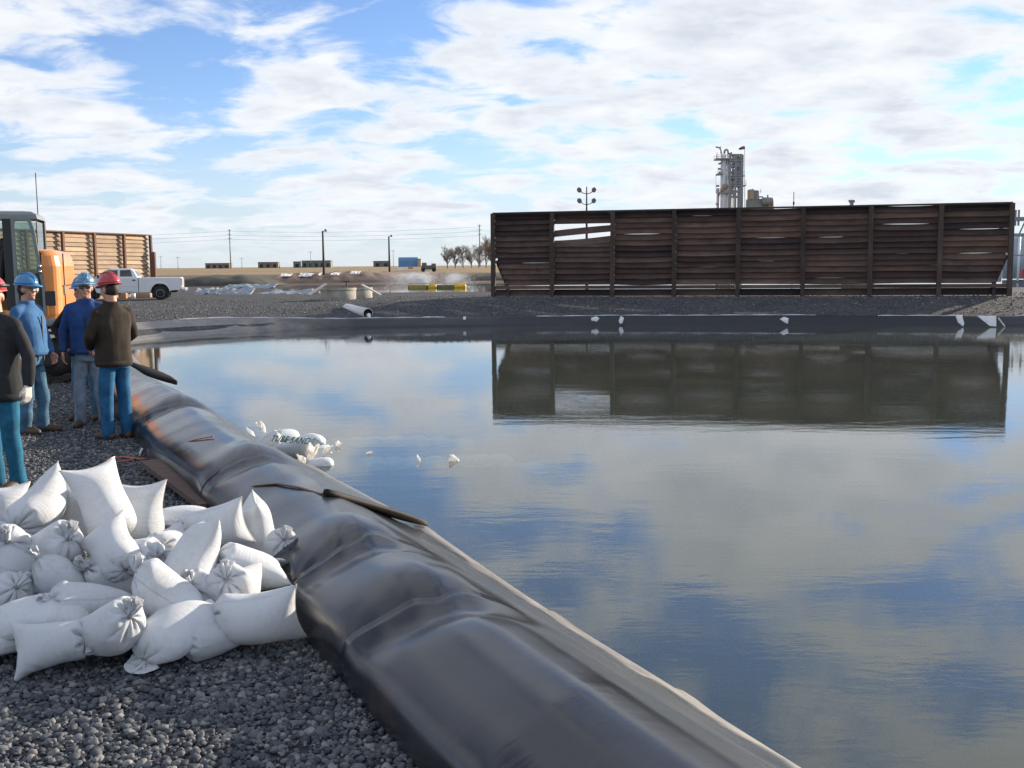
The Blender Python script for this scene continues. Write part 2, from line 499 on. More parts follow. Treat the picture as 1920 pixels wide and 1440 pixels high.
# ------------------------------------------------------------------ water
def water_material():
    m = bpy.data.materials.new('pond_water'); m.use_nodes = True
    t = NT(m.node_tree)
    for nd in list(t.n): t.n.remove(nd)
    co = t.new('ShaderNodeTexCoord').outputs['Object']
    r1 = t.noise(t.mapping(co, scale=(.55, 1.6, 1), rot=(0, 0, rad(8))), 1.6, 3, .5, .3)
    r2 = t.noise(t.mapping(co, scale=(1.2, 3.0, 1), rot=(0, 0, rad(-10))), 5.0, 4, .55, .2)
    patch = t.noise(co, .16, 3, .5)
    pk = t.new('ShaderNodeMapRange', ins={0: patch, 1: .35, 2: .65, 3: .25, 4: 1.0}).outputs[0]
    h = t.math('MULTIPLY', t.math('ADD', r1, t.math('MULTIPLY', r2, .22)), pk)
    nrm = t.bump(h, .16, .018)
    fr_ = t.new('ShaderNodeFresnel', ins={'IOR': 1.65, 'Normal': nrm}).outputs[0]
    mu = t.noise(co, .35, 4, .6)
    murk = t.ramp(mu, [(.3, (.105, .132, .100)), (.7, (.142, .165, .132))])
    dif = t.new('ShaderNodeBsdfDiffuse', ins={'Color': murk}).outputs[0]
    tr = t.new('ShaderNodeBsdfTransparent', ins={'Color': (.75, .85, .8, 1)}).outputs[0]
    body = t.new('ShaderNodeMixShader', ins={0: .62, 1: dif, 2: tr}).outputs[0]
    gl = t.new('ShaderNodeBsdfGlossy', ins={'Color': (.93, .94, .95, 1), 'Roughness': .012, 'Normal': nrm}).outputs[0]
    mx = t.new('ShaderNodeMixShader', ins={0: fr_, 1: body, 2: gl}).outputs[0]
    t.new('ShaderNodeOutputMaterial', ins={0: mx})
    return m
M_WATER = water_material()
wp = [(p.x, p.y, 0.0) for p in ([near_ext - N * .6] + [p - N * .6 for p in W_PTS] + [Vector((p.x - .35, p.y + .55, 0)) for p in FAR_PTS[:4]] + [Vector((p.x, p.y + .6, 0)) for p in FAR_PTS[4:]])] + [(85.0, -25.0, 0.0)]
water = mesh_obj('water', wp, [list(range(len(wp)))], M_WATER)
water.location.z = WATER_Z
if water.data.polygons[0].normal.z < 0: water.data.flip_normals()
tag(water, 'calm dark pond water mirroring the cloudy sky', None, kind='structure')
fp = [at_y(x, y, Y) for x, y, Y in ((480, 548, 79), (560, 532, 114), (1960, 524, 114), (2100, 545, 79))]
far_water = mesh_obj('far_water', [(p.x, p.y, 0.0) for p in fp], [[0, 1, 2, 3]], M_WATER)
far_water.location.z = -.10
if far_water.data.polygons[0].normal.z < 0: far_water.data.flip_normals()
tag(far_water, 'second pond lying behind the far bank', None, kind='structure')

# ------------------------------------------------------------------ black liner bank
def liner_material(name, pale=True):
    m = bpy.data.materials.new(name); m.use_nodes = True
    t = NT(m.node_tree); b = t.n['Principled BSDF']
    co = t.new('ShaderNodeTexCoord').outputs['Object']
    se = t.new('ShaderNodeSeparateXYZ', ins={0: co})
    at = t.new('ShaderNodeAttribute', attribute_name='across').outputs['Fac']
    al = t.new('ShaderNodeAttribute', attribute_name='along').outputs['Fac']
    v2 = t.new('ShaderNodeCombineXYZ', ins={0: al, 1: t.math('MULTIPLY', at, 2.2), 2: 0.0}).outputs[0]
    n1 = t.noise(t.mapping(v2, scale=(1.3, .75, 1), rot=(0, 0, rad(-24))), .9, 4, .5, .4)
    n2 = t.noise(v2, 1.1, 5, .6)
    fine = t.noise(co, 90, 3, .6)
    c = t.ramp(n1, [(.3, (.008, .010, .015)), (.52, (.014, .016, .022)), (.75, (.026, .028, .034))])
    c = t.mix(t.new('ShaderNodeMapRange', ins={0: fine, 1: .5, 2: .85, 3: 0, 4: .18}).outputs[0], c, (.10, .10, .10))
    # dried pale silt band above the water's edge
    edge = t.math('ADD', at, t.math('MULTIPLY', t.math('SUBTRACT', n2, .5), .26))
    band = t.new('ShaderNodeMapRange', interpolation_type='SMOOTHSTEP', ins={0: edge, 1: .88, 2: .95, 3: 0, 4: 1}).outputs[0]
    sil = t.ramp(t.noise(t.mapping(v2, scale=(1.2, 5, 1)), 2.5, 5, .6), [(.3, (.15, .14, .13)), (.7, (.27, .255, .24))])
    if pale: c = t.mix(t.math('MULTIPLY', band, t.new('ShaderNodeMapRange', ins={0: t.noise(t.mapping(v2, scale=(1.6, 6, 1)), 1.2, 5, .65), 1: .36, 2: .62, 3: .35, 4: .85}).outputs[0]), c, sil)
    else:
        # sunlight on the far shore's west end, painted as a paler colour
        sun_pale = t.new('ShaderNodeMapRange', interpolation_type='SMOOTHSTEP', ins={0: t.math('ADD', al, t.math('MULTIPLY', n2, 5.0)), 1: 23.0, 2: 17.0, 3: 0, 4: .9}).outputs[0]
        c = t.mix(sun_pale, c, sil)
    # warm copper reflections painted into the colour of the dry foot
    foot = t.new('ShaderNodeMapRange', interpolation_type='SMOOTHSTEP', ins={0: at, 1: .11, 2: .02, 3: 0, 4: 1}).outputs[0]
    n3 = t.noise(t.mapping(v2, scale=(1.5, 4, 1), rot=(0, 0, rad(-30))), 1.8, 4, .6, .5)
    warm_gleam = t.math('MULTIPLY', foot, t.new('ShaderNodeMapRange', ins={0: n3, 1: .5, 2: .68, 3: 0, 4: .24}).outputs[0])
    c = t.mix(warm_gleam, c, (.16, .085, .05))
    t.l.new(c, b.inputs['Base Color'])
    r = t.new('ShaderNodeMapRange', ins={0: n1, 1: .3, 2: .7, 3: .15, 4: .30}).outputs[0]
    r = t.math('ADD', r, t.math('MULTIPLY', band, .3)) if pale else t.math('ADD', r, .25)
    t.l.new(r, b.inputs['Roughness'])
    b.inputs['Specular IOR Level'].default_value = .6 if pale else .25
    hb = t.noise(t.mapping(v2, scale=(5, .9, 1), rot=(0, 0, rad(-24))), 2.2, 5, .6, .4)
    t.l.new(t.bump(t.math('ADD', hb, t.math('MULTIPLY', fine, .05)), .07, .02), b.inputs['Normal'])
    return m
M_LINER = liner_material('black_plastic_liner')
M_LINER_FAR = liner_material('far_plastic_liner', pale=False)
def set_attr(o, name, vals):
    a = o.data.attributes.new(name, 'FLOAT', 'POINT'); a.data.foreach_set('value', np.asarray(vals, dtype=np.float32))
bank = empty('pond_liner', tuple(on_z(600, 1222, 0.0)), 0, 'humped bank of black plastic liner sheets along the near edge of the pond', 'pond liner')
edges = [(S_MIN, 0.0)] + SEAMS + [(S_MAX, 0.0)]
QV = np.concatenate([np.linspace(0, .10, 16), np.linspace(.115, 1.0, 46)[0:], np.linspace(1.06, 1.6, 6)])
for i in range(len(edges) - 1):
    (s0, k0), (s1, k1) = edges[i], edges[i + 1]
    ov = .16 if i < len(edges) - 2 else 0.0
    ns = max(30, int((s1 - s0) / .045))
    ns = min(ns, 260)
    T = np.linspace(0, 1, ns)
    TT, QQ = np.meshgrid(T, QV, indexing='ij')
    wav = .022 * np.sin(QQ * 23 + i * 2) + .015 * np.sin(QQ * 51 + i)
    SS = (s0 + k0 * np.clip(QQ, 0, 1)) * (1 - TT) + (s1 + ov + k1 * np.clip(QQ, 0, 1) + wav) * TT
    lift = .004 + .016 * np.clip((SS - (s1 + k1 * np.clip(QQ, 0, 1) - .35)) / .4, 0, 1) ** 2 if ov else np.full(SS.shape, .004)
    P = berm_point(SS, QQ) ; P[..., 2] += lift
    idx = np.arange(P.shape[0] * P.shape[1]).reshape(P.shape[:2])
    fs = np.stack([idx[:-1, :-1], idx[:-1, 1:], idx[1:, 1:], idx[1:, :-1]], -1).reshape(-1, 4)
    Pl = P.reshape(-1, 3) - np.array(bank.location)
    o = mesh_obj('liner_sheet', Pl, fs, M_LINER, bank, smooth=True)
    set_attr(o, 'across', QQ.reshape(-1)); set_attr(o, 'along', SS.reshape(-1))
    if o.data.polygons[len(o.data.polygons) // 2].normal.z < 0: o.data.flip_normals()
    sol = o.modifiers.new('thickness', 'SOLIDIFY'); sol.thickness = .006; sol.offset = -1

# liner of the far shore
far_bank = empty('far_pond_liner', tuple(on_z(1400, 600, -.4)), 0, 'dark plastic liner strip with a pale top edge along the far shore', 'pond liner')
pts = [W_PTS[-2] + U * 1.0 - N * .1, W_PTS[-1] - N * .2] + FAR_PTS
path = []
for a, b in zip(pts[:-1], pts[1:]):
    nseg = max(2, int((b - a).length / .35))
    for j in range(nseg): path.append(a.lerp(b, j / nseg))
path = np.array([[p.x, p.y] for p in path]); 
for _ in range(6): path[1:-1] = .25 * path[:-2] + .5 * path[1:-1] + .25 * path[2:]
tg = np.gradient(path, axis=0); tg /= np.linalg.norm(tg, axis=1)[:, None]
nrm = np.stack([-tg[:, 1], tg[:, 0]], -1)
# outward = away from pond
tst = pond_sd(path[:, 0] + nrm[:, 0] * .5, path[:, 1] + nrm[:, 1] * .5)
if np.median(tst) < 0: nrm = -nrm
A = np.array([-.9, -.3, 0, .25, .5, .75, .95, 1.03])
rows = []
arc = np.concatenate([[0], np.cumsum(np.linalg.norm(np.diff(path, axis=0), axis=1))])
fnn = SN(33, 10, .5, 3.0)
for a in A:
    X = path[:, 0] + nrm[:, 0] * a; Y = path[:, 1] + nrm[:, 1] * a
    wv = .05 * fnn(np.stack([arc, arc * 0 + a, arc * 0], -1)) * np.clip(a + .2, 0, 1)
    Z = np.interp(a, [-.9, 0, .95, 1.03], [-1.25, -.70, -.36, -.37]) + wv + .03
    # the west end carries a wider sheet
    wide = sstep(-7.5, -10.5, path[:, 0]) if False else np.clip((-7.0 - path[:, 0]) / 4, 0, 1)
    X = X + nrm[:, 0] * np.maximum(a, 0) * 1.0 * wide; Y = Y + nrm[:, 1] * np.maximum(a, 0) * 1.0 * wide
    Z = Z + np.maximum(a, 0) * .16 * wide
    rows.append(np.stack([X, Y, Z + arc * 0], -1))
P = np.stack(rows, 1)
idx = np.arange(P.shape[0] * P.shape[1]).reshape(P.shape[:2])
fs = np.stack([idx[:-1, :-1], idx[:-1, 1:], idx[1:, 1:], idx[1:, :-1]], -1).reshape(-1, 4)
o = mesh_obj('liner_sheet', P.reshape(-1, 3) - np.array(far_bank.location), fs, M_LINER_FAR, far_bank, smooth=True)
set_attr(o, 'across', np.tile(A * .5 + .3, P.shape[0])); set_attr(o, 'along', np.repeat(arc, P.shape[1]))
if o.data.polygons[10].normal.z < 0: o.data.flip_normals()
M_PALE_PLASTIC = mat('pale_plastic_film', (.62, .64, .66), .35, var=.15, scale=6)
cur = []
top = P[:, -1] - np.array(far_bank.location)
rr = np.random.RandomState(4)
for j in range(len(top) - 1):
    on = math.sin(arc[j] * .9) + math.sin(arc[j] * .37 + 1.3) + .5 * math.sin(arc[j] * 2.3) > -.7
    if on: cur.append(Vector(top[j]) + Vector((0, 0, .012)))
    if (not on or j == len(top) - 2) and cur:
        if len(cur) > 2: MB().tube(cur, [.02 + .012 * math.sin(k * 1.7) for k in range(len(cur))], 6).build('rolled_hem', M_PALE_PLASTIC, far_bank)
        cur = []

# ------------------------------------------------------------------ loose gravel (too many stones to count)
def pebble_material():
    m = bpy.data.materials.new('pebble_stone'); m.use_nodes = True
    t = NT(m.node_tree); b = t.n['Principled BSDF']
    oi = t.new('ShaderNodeObjectInfo').outputs['Random']
    co = t.new('ShaderNodeTexCoord').outputs['Object']
    n = t.noise(co, 2.5, 4, .6)
    k = t.math('ADD', t.math('MULTIPLY', oi, .8), t.math('MULTIPLY', n, .3))
    c = t.ramp(k, [(.08, (.022, .025, .031)), (.35, (.050, .058, .072)), (.62, (.090, .100, .117)), (.85, (.16, .162, .166)), (.98, (.28, .27, .25))])
    t.l.new(c, b.inputs['Base Color'])
    b.inputs['Roughness'].default_value = .62; b.inputs['Specular IOR Level'].default_value = .4
    t.l.new(t.bump(t.noise(co, 9, 4, .6), .25, .1), b.inputs['Normal'])
    return m
M_PEBBLE = pebble_material()
rg = np.random.RandomState(11)
def scatter(n, y0, y1):
    Y = np.sqrt(rg.uniform(y0 ** 2, y1 ** 2, n)) if y1 < 9 else rg.uniform(y0, y1, n)
    xl = -.53 * Y - .5
    s_line = Y
    xr = np.array(n_outer(Y * .9)) * 0 + (-.42 * Y + 2.6)
    X = rg.uniform(0, 1, n) * (xr - xl) + xl
    s = X * U.x + Y * U.y; nn = X * N.x + Y * N.y
    ok = nn < n_outer(s) + .03
    return X[ok], Y[ok]
xs_, ys_ = [], []
for n, a, b in ((72000, 2.6, 7.2), (56000, 7.0, 12.5), (32000, 12.3, 19.0)):
    X, Y = scatter(n, a, b); xs_.append(X); ys_.append(Y)
X = np.concatenate(xs_); Y = np.concatenate(ys_)
Z = rg.uniform(-.004, .012, len(X)) + ground_h(X, Y) * 0
gp = mesh_obj('gravel', np.stack([X, Y, Z], -1), [], M_PEBBLE)
tag(gp, 'loose grey river gravel covering the yard beside the bank', 'gravel', kind='stuff')
def gravel_nodes(o, smin=.0076, sadd=.018):
    g = bpy.data.node_groups.new('gravel_scatter', 'GeometryNodeTree')
    g.interface.new_socket('Geometry', in_out='INPUT', socket_type='NodeSocketGeometry')
    g.interface.new_socket('Geometry', in_out='OUTPUT', socket_type='NodeSocketGeometry')
    t = NT(g)
    gi = t.new('NodeGroupInput'); go = t.new('NodeGroupOutput')
    mp = t.new('GeometryNodeMeshToPoints', ins={0: gi.outputs[0]})
    join = t.new('GeometryNodeJoinGeometry')
    for k in range(6):
        ico = t.new('GeometryNodeMeshIcoSphere', ins={'Radius': 1.0, 'Subdivisions': 2})
        nz = t.new('ShaderNodeTexNoise', noise_dimensions='4D')
        nz.inputs['Scale'].default_value = .9; nz.inputs['W'].default_value = k * 7.3; nz.inputs['Detail'].default_value = 1.0
        off = t.new('ShaderNodeVectorMath', operation='SUBTRACT', ins={0: nz.outputs['Color'], 1: (.5, .5, .5)})
        sc = t.new('ShaderNodeVectorMath', operation='SCALE', ins={0: off.outputs[0], 'Scale': 1.5})
        sp = t.new('GeometryNodeSetPosition', ins={'Geometry': ico.outputs[0], 'Offset': sc.outputs[0]})
        tf = t.new('GeometryNodeTransform', ins={'Geometry': sp.outputs[0], 'Scale': (1.0, .72 + .05 * k, .5 + .04 * k)})
        sm = t.new('GeometryNodeSetShadeSmooth', ins={'Geometry': tf.outputs[0]})
        gm = t.new('GeometryNodeSetMaterial', ins={'Geometry': sm.outputs[0], 'Material': M_PEBBLE})
        gt = t.new('GeometryNodeGeometryToInstance', ins={0: gm.outputs[0]})
        t.l.new(gt.outputs[0], join.inputs[0])
    rot = t.new('FunctionNodeRandomValue', data_type='FLOAT_VECTOR')
    rot.inputs[0].default_value = (-.45, -.45, 0); rot.inputs[1].default_value = (.45, .45, 6.283)
    rs = t.new('FunctionNodeRandomValue', data_type='FLOAT')
    rs.inputs[2].default_value = 0.0; rs.inputs[3].default_value = 1.0
    pw = t.math('POWER', rs.outputs[1], 3.2)
    sz = t.math('MULTIPLY_ADD', pw, sadd, smin)
    ip = t.new('GeometryNodeInstanceOnPoints', ins={'Points': mp.outputs[0], 'Instance': join.outputs[0], 'Pick Instance': True, 'Rotation': rot.outputs[0], 'Scale': sz})
    t.l.new(ip.outputs[0], go.inputs[0])
    md = o.modifiers.new('scatter', 'NODES'); md.node_group = g
gravel_nodes(gp)
# coarser stones on the far bank and across the yard
Xb = rg.uniform(-16, 30, 30000); Yb = rg.uniform(40, 58, 30000); db = pond_sd(Xb, Yb); kb = (db > 1.3) & (db < 9.5)
Xc = rg.uniform(-30, -5, 26000); Yc = rg.uniform(19, 62, 26000); kc = (pond_sd(Xc, Yc) > 2.6) & (Xc > -.62 * Yc - 2)
Xs = np.concatenate([Xb[kb], Xc[kc]]); Ys = np.concatenate([Yb[kb], Yc[kc]])
bs = mesh_obj('bank_stones', np.stack([Xs, Ys, ground_h(Xs, Ys)], -1), [], M_PEBBLE)
tag(bs, 'coarse grey stones strewn over the far bank and yard', 'stones', kind='stuff')
gravel_nodes(bs, .014, .038)
# ================================================================== windbreaks of louvred planks
def plank_mesh(name, L, wd, th, m, sag=0.0):
    mb = MB(); n = 6
    rings = []
    for i in range(n + 1):
        x = -L / 2 + L * i / n; s_ = -sag * math.cos(PI * x / L)
        rings.append([Vector((x, -th / 2, -wd / 2 + s_)), Vector((x, th / 2, -wd / 2 + s_)), Vector((x, th / 2, wd / 2 + s_)), Vector((x, -th / 2, wd / 2 + s_))])
    mb.loft(rings, True, True, False)
    o = mb.build(name, m); me = o.data
    bpy.data.objects.remove(o)
    return me
def post_mesh(H, wd, m):
    mb = MB(); mb.box((0, 0, H / 2 - .15), (wd, wd, H + .3)); o = mb.build('post', m); me = o.data; bpy.data.objects.remove(o); return me

def windbreak(name, label, A, B, bays, H, m_plank, m_post, rnd, broken=False, tilt=34.0, post_w=.2, front=-1):
    A = Vector(A); B = Vector(B); d = B - A; L = Vector((d.x, d.y)).length; bay = L / bays
    root = empty(name, A, math.atan2(d.y, d.x), label, 'windbreak')
    pitch = .272; slope = (B.z - A.z) / L
    metas = [plank_mesh('plank', bay - .03, .335, .035, m_plank, sg) for sg in (0, .02, .042, -.015)]
    pm = post_mesh(H, post_w, m_post)
    cap = MB(); cap.box((0, 0, 0), (bay, .30, .07)); co = cap.build('cap', m_post); cme = co.data; bpy.data.objects.remove(co)
    sm = MB(); sm.box((0, 0, 0), (bay - post_w - .02, .34, .16)); so = sm.build('sill', m_plank); sme = so.data; bpy.data.objects.remove(so)
    for i in range(bays + 1):
        put('post', pm, root, (i * bay, front * .20, slope * i * bay), (rad(rnd.uniform(-.5, .5)), rad(rnd.uniform(-.6, .6)), 0))
    nrow = 13; pitch = (H - .155 - .685) / (nrow - 1)
    for i in range(bays):
        xc = (i + .5) * bay; zb = slope * xc
        put('cap_rail', cme, root, (xc, front * .06, zb + H + .015), (0, rad(rnd.uniform(-.12, .12)), 0))
        put('sill_beam', sme, root, (xc, front * .12, zb + .42))
        put('skirt_plank', metas[0], root, (xc, .06, zb + .16), (0, 0, 0), (1, 1, .95))
        for k in range(nrow):
            z = zb + .685 + k * pitch
            ry = rad(rnd.uniform(-.6, .6)); t = rad(tilt + rnd.uniform(-5, 5)); x = xc; scx = 1.0
            if broken and i == 1:
                zr = z - zb
                if k == 10: continue
                if k == 9: ry = rad(-4.6); z += .04; t = rad(24)
                if k == 8: ry = rad(-4.2); z += -.19; t = rad(20)
                if k == 7: z += -.06
            if broken and i == 0 and k < 5:
                cut = .05 + .10 * (5 - k); scx = (bay - cut) / bay; x = xc + cut / 2
            if broken and i == bays - 1 and k < 5:
                cut = .05 + .09 * (5 - k); scx = (bay - cut) / bay; x = xc - cut / 2
            put('plank', metas[rnd.randrange(4)], root, (x, .05 + rnd.uniform(-.012, .012), z), (t * -front * -1, ry, rad(rnd.uniform(-.2, .2))), (scx, 1, 1))
    if broken:
        for (xa, xb) in ((.10, .72), (L - .10, L - .66)):
            b_ = MB(); b_.bar((xa, .12, 1.75), (xb, .12, .30), .05, .16, up=(1, 0, 0)); b_.build('brace', m_post, root)
        for xa in (.72, L - .62):
            b_ = MB(); b_.box((xa, front * .10, .28), (.14, .14, .62)); b_.build('stub_post', m_post, root)
    return root
rw = random.Random(5)
WA = at_y(927, 555, 52.0); WB = at_y(1890, 553, 46.6)
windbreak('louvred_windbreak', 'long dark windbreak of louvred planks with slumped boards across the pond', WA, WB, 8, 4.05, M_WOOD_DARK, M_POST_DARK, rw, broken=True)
LB = at_y(280, 503, 71.5); LB.z = 0
LA = at_y(114.6, 504, 62.7); LA.z = 0
ld = (LA - LB) / 3.0
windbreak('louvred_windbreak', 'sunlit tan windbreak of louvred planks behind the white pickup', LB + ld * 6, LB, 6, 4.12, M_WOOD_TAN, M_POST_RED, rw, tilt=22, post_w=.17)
# a buttress post at the near end of the sunlit windbreak
bt = MB(); bt.bbox((0, 0, 1.45), (.34, .30, 3.1), .05)
o = bt.build('end_buttress', M_POST_RED); o.location = LB + Vector((.32, -.1, 0))
tag(o, 'short dark buttress post against the right end of the tan windbreak', 'post')

# ================================================================== background things
M_DIRT = mat('brown_dirt', (.19, .135, .105), .95, var=.35, scale=.5, bump=.8, bscale=3.0)
M_DARK_SCRUB = mat('dark_scrub_soil', (.05, .05, .04), .95, var=.45, scale=.8, bump=.9, bscale=4.0)
M_WHITE = mat('white_sheet', (.75, .75, .74), .6, var=.12, scale=3)
def mound(name, p0, p1, Y, depth, top_px, m, seed, label, lip=0.0):
    """a spoil heap between two picture columns at distance Y"""
    a = at_y(p0, 505, Y); b = at_y(p1, 505, Y); cx_ = (a.x + b.x) / 2; hw = (b.x - a.x) / 2
    H = at_y((p0 + p1) / 2, top_px, Y).z - 0.0
    n = SN(seed, 18, .3, 3.0); n2_ = SN(seed + 9, 14, 2.0, 7.0); nx, ny = 150, 34
    vs = []; fs = []
    for i in range(ny):
        for j in range(nx):
            u = -1 + 2 * j / (nx - 1); v = -1 + 2 * i / (ny - 1)
            x = u * hw; y = v * depth
            e = max(0, 1 - abs(u) ** 3.0) ** .8 * max(0, 1 - abs(v) ** 2.2) ** .75
            z = H * e * (1 + .55 * float(n(np.array([x * .5, y, 0.0])))) + .22 * e * float(n2_(np.array([x, y * .8, 0.0]))) - .05
            vs.append((x, y, z))
    for i in range(ny - 1):
        for j in range(nx - 1):
            fs.append((i * nx + j, i * nx + j + 1, (i + 1) * nx + j + 1, (i + 1) * nx + j))
    o = mesh_obj(name, vs, fs, m, smooth=True); o.location = (cx_, Y, float(ground_h(np.array([cx_]), np.array([Y]))[0]))
    tag(o, label, None, kind='structure')
    return o
mound('earth_mound', 470, 800, 128, 7, 508, M_DIRT, 51, 'brown spoil heap behind the second pond')
mound('dark_mound', 330, 520, 112, 6, 513, M_DARK_SCRUB, 52, 'dark overgrown heap right of the pickup')
mound('scrub_mound', 860, 1010, 135, 7, 509, M_DARK_SCRUB, 53, 'dark scrubby heap left of the dark windbreak')

def sheet(px0, py0, px1, py1, Y, label, m=M_WHITE, name='plastic_sheet', group=None, th=.05, cat='sheet'):
    """crumpled sheet lying on a slope, from its picture box and distance"""
    a = at_y(px0, py1, Y); b = at_y(px1, py0, Y + 1.2)
    nx, ny = 12, 5; r = random.Random(int(px0 * 7 + py0)); mb = MB(); rings = []
    vs = []; fs = []
    for i in range(ny):
        for j in range(nx):
            u = j / (nx - 1); v = i / (ny - 1)
            x = a.x + (b.x - a.x) * (u + .06 * (v - .5)); y = Y + 1.2 * v + r.uniform(-.1, .1)
            z = a.z + (b.z - a.z) * v + r.uniform(-th, th)
            vs.append((x, y, z))
    for i in range(ny - 1):
        for j in range(nx - 1):
            fs.append((i * nx + j, i * nx + j + 1, (i + 1) * nx + j + 1, (i + 1) * nx + j))
    c = Vector(vs[nx * 2 + 6])
    o = mesh_obj(name, [tuple(Vector(p) - c) for p in vs], fs, m); o.location = c
    s_ = o.modifiers.new('thickness', 'SOLIDIFY'); s_.thickness = .03
    tag(o, label, cat, group)
    return o
sheet(524, 513, 548, 518, 122.5, 'white sheet scrap on the left crest of the brown heap', group='sheet scraps on the brown heap')
sheet(560, 512, 588, 518, 122.5, 'longest white sheet scrap on the crest of the brown heap', group='sheet scraps on the brown heap')
sheet(596, 511, 604, 516, 122.5, 'tiny white scrap on the brown heap left of the light pole', group='sheet scraps on the brown heap')
sheet(620, 511, 638, 515, 122.5, 'white scrap on the brown heap just right of the tall light pole', group='sheet scraps on the brown heap')
sheet(656, 508, 676, 513, 122.5, 'white scrap at the right end of the row on the brown heap', group='sheet scraps on the brown heap')
M_GREYPL = mat('grey_sheeting', (.26, .30, .34), .4, var=.3, scale=1.5)
for (a, b, c, d, Y, lb) in ((362, 540, 415, 551, 84, 'pale crumpled sheeting just right of the pickup tailgate'), (405, 541, 478, 553, 80, 'pale crumpled sheeting left of the dark tyre block'),
                            (500, 543, 592, 553, 78, 'pale crumpled sheeting beside the leaning board'), (420, 532, 520, 540, 96, 'strip of grey sheeting along the second pond edge')):
    sheet(a, b, c, d, Y, lb, M_GREYPL, 'tarpaulin', 'sheeting around the second pond', .12, 'tarpaulin')

# lamp posts ------------------------------------------------------------
M_POLE = mat('dark_brown_pole', (.06, .042, .034), .8, var=.2)
M_LAMP = mat('lamp_housing', (.20, .20, .21), .5)
M_GREYPOLE = mat('grey_far_pole', (.22, .22, .23), .8)
def lamp_post(px_, top, base, Y, label):
    t = at_y(px_, top, Y); b = at_y(px_, base, Y); b.z = min(b.z, float(ground_h(np.array([b.x]), np.array([Y]))[0]))
    H = t.z - b.z
    root = empty('lamp_post', (t.x, Y, b.z), 0, label, 'lamp post', 'single lamp posts by the second pond')
    MB().tube([(0, 0, 0), (0, 0, H * .5), (0, 0, H)], [.15, .13, .10], 10).build('pole', M_POLE, root)
    h = MB(); h.tube([(0, 0, H - .12), (.25, 0, H + .02)], .035, 6); h.build('bracket', M_LAMP, root)
    MB().lathe([(.03, -.16), (.16, -.10), (.17, .06), (.08, .14)], (.36, 0, H + .06), 10, axis=(.7, 0, .5)).build('lamp_head', M_LAMP, root)
lamp_post(605, 433, 529, 124, 'taller single lamp post left of the other behind the brown heap')
lamp_post(729, 443, 522, 146, 'shorter single lamp post nearer the blue shed')
# floodlight mast behind the windbreak
def flood_mast(px_, top, Y):
    t = at_y(px_, top, Y); root = empty('floodlight_mast', (t.x, Y, 0), 0, 'floodlight mast with four round lamps behind the dark windbreak', 'floodlight'); H = t.z
    MB().tube([(0, 0, 0), (0, 0, H * .5), (0, 0, H + .4)], [.2, .16, .07], 10).build('pole', M_POLE, root)
    for z0, dx in ((H - 1.35, .88), (H + .02, .90)):
        for s_ in (-1, 1):
            a = MB(); a.tube([(0, 0, z0 - .55), (s_ * dx * .55, 0, z0 - .42), (s_ * dx, 0, z0 - .1)], .05, 6); arm = a.build('arm', M_POLE, root)
            MB().lathe([(.06, -.22), (.20, -.18), (.33, .04), (.36, .12), (.30, .14)], (s_ * dx, -.05, z0), 14, axis=(s_ * .5, -.75, -.35)).build('lamp_head', M_LAMP, arm)
flood_mast(1100, 356, 136)

# power poles and wires -------------------------------------------------
PP = {}
def power_pole(px_, top, Y, label, arms=1, r=.16, z0=1.3):
    t = at_y(px_, top, Y)
    root = empty('power_pole', (t.x, Y, z0), 0, label, 'power pole', 'power poles along the horizon'); H = t.z - z0
    MB().tube([(0, 0, 0), (0, 0, H)], [r, r * .7], 6).build('pole', M_GREYPOLE, root)
    for k in range(arms):
        z = H - .5 - k * 1.6
        MB().box((0, 0, z), (2.2 if arms < 3 else 1.3, .14, .14)).build('crossarm', M_GREYPOLE, root)
        for s_ in (-1, 1):
            MB().lathe([(.05, 0), (.09, .08), (.09, .2), (.03, .26)], (s_ * (.95 if arms < 3 else .55), 0, z + .07), 6).build('insulator', M_GREYPOLE, root)
    PP[px_] = (t.x, Y, t.z - .4)
power_pole(430, 430, 420, 'tallest power pole left of the lamp posts', 3, .26)
power_pole(899, 421, 400, 'tall power pole beside the bare trees', 3, .26)
power_pole(301, 480, 620, 'small far power pole nearest the tan windbreak', 1)
power_pole(333, 481, 600, 'small far power pole second from the tan windbreak', 1)
power_pole(453, 483, 620, 'small far power pole just right of the tallest one', 1)
power_pole(582, 471, 600, 'small far power pole left of the taller lamp post', 1)
power_pole(737, 469, 600, 'small far power pole beside the shorter lamp post', 1)
def wire(a, b, dz, label):
    a = Vector(a) + Vector((0, 0, dz)); b = Vector(b) + Vector((0, 0, dz)); pts = []
    for i in range(17):
        u = i / 16; p = a.lerp(b, u); p.z -= 2.2 * 4 * u * (1 - u) * .5; pts.append(p)
    mid = pts[0].copy()
    o = MB().tube([p - mid for p in pts], .035, 4).build('power_line', M_GREYPOLE); o.location = mid
    tag(o, label, 'wire', 'overhead wires along the horizon')
ends = [at_y(-300, 452, 430), at_y(430, 432, 420), at_y(899, 424, 400)]
for k, dz in enumerate((-.3, -1.9, -3.5)):
    hs = ('highest', 'middle', 'lowest')[k]
    wire(ends[0], ends[1], dz, f'{hs} overhead wire left of the tallest power pole')
    wire(ends[1], ends[2], dz, f'{hs} overhead wire between the two tall power poles')

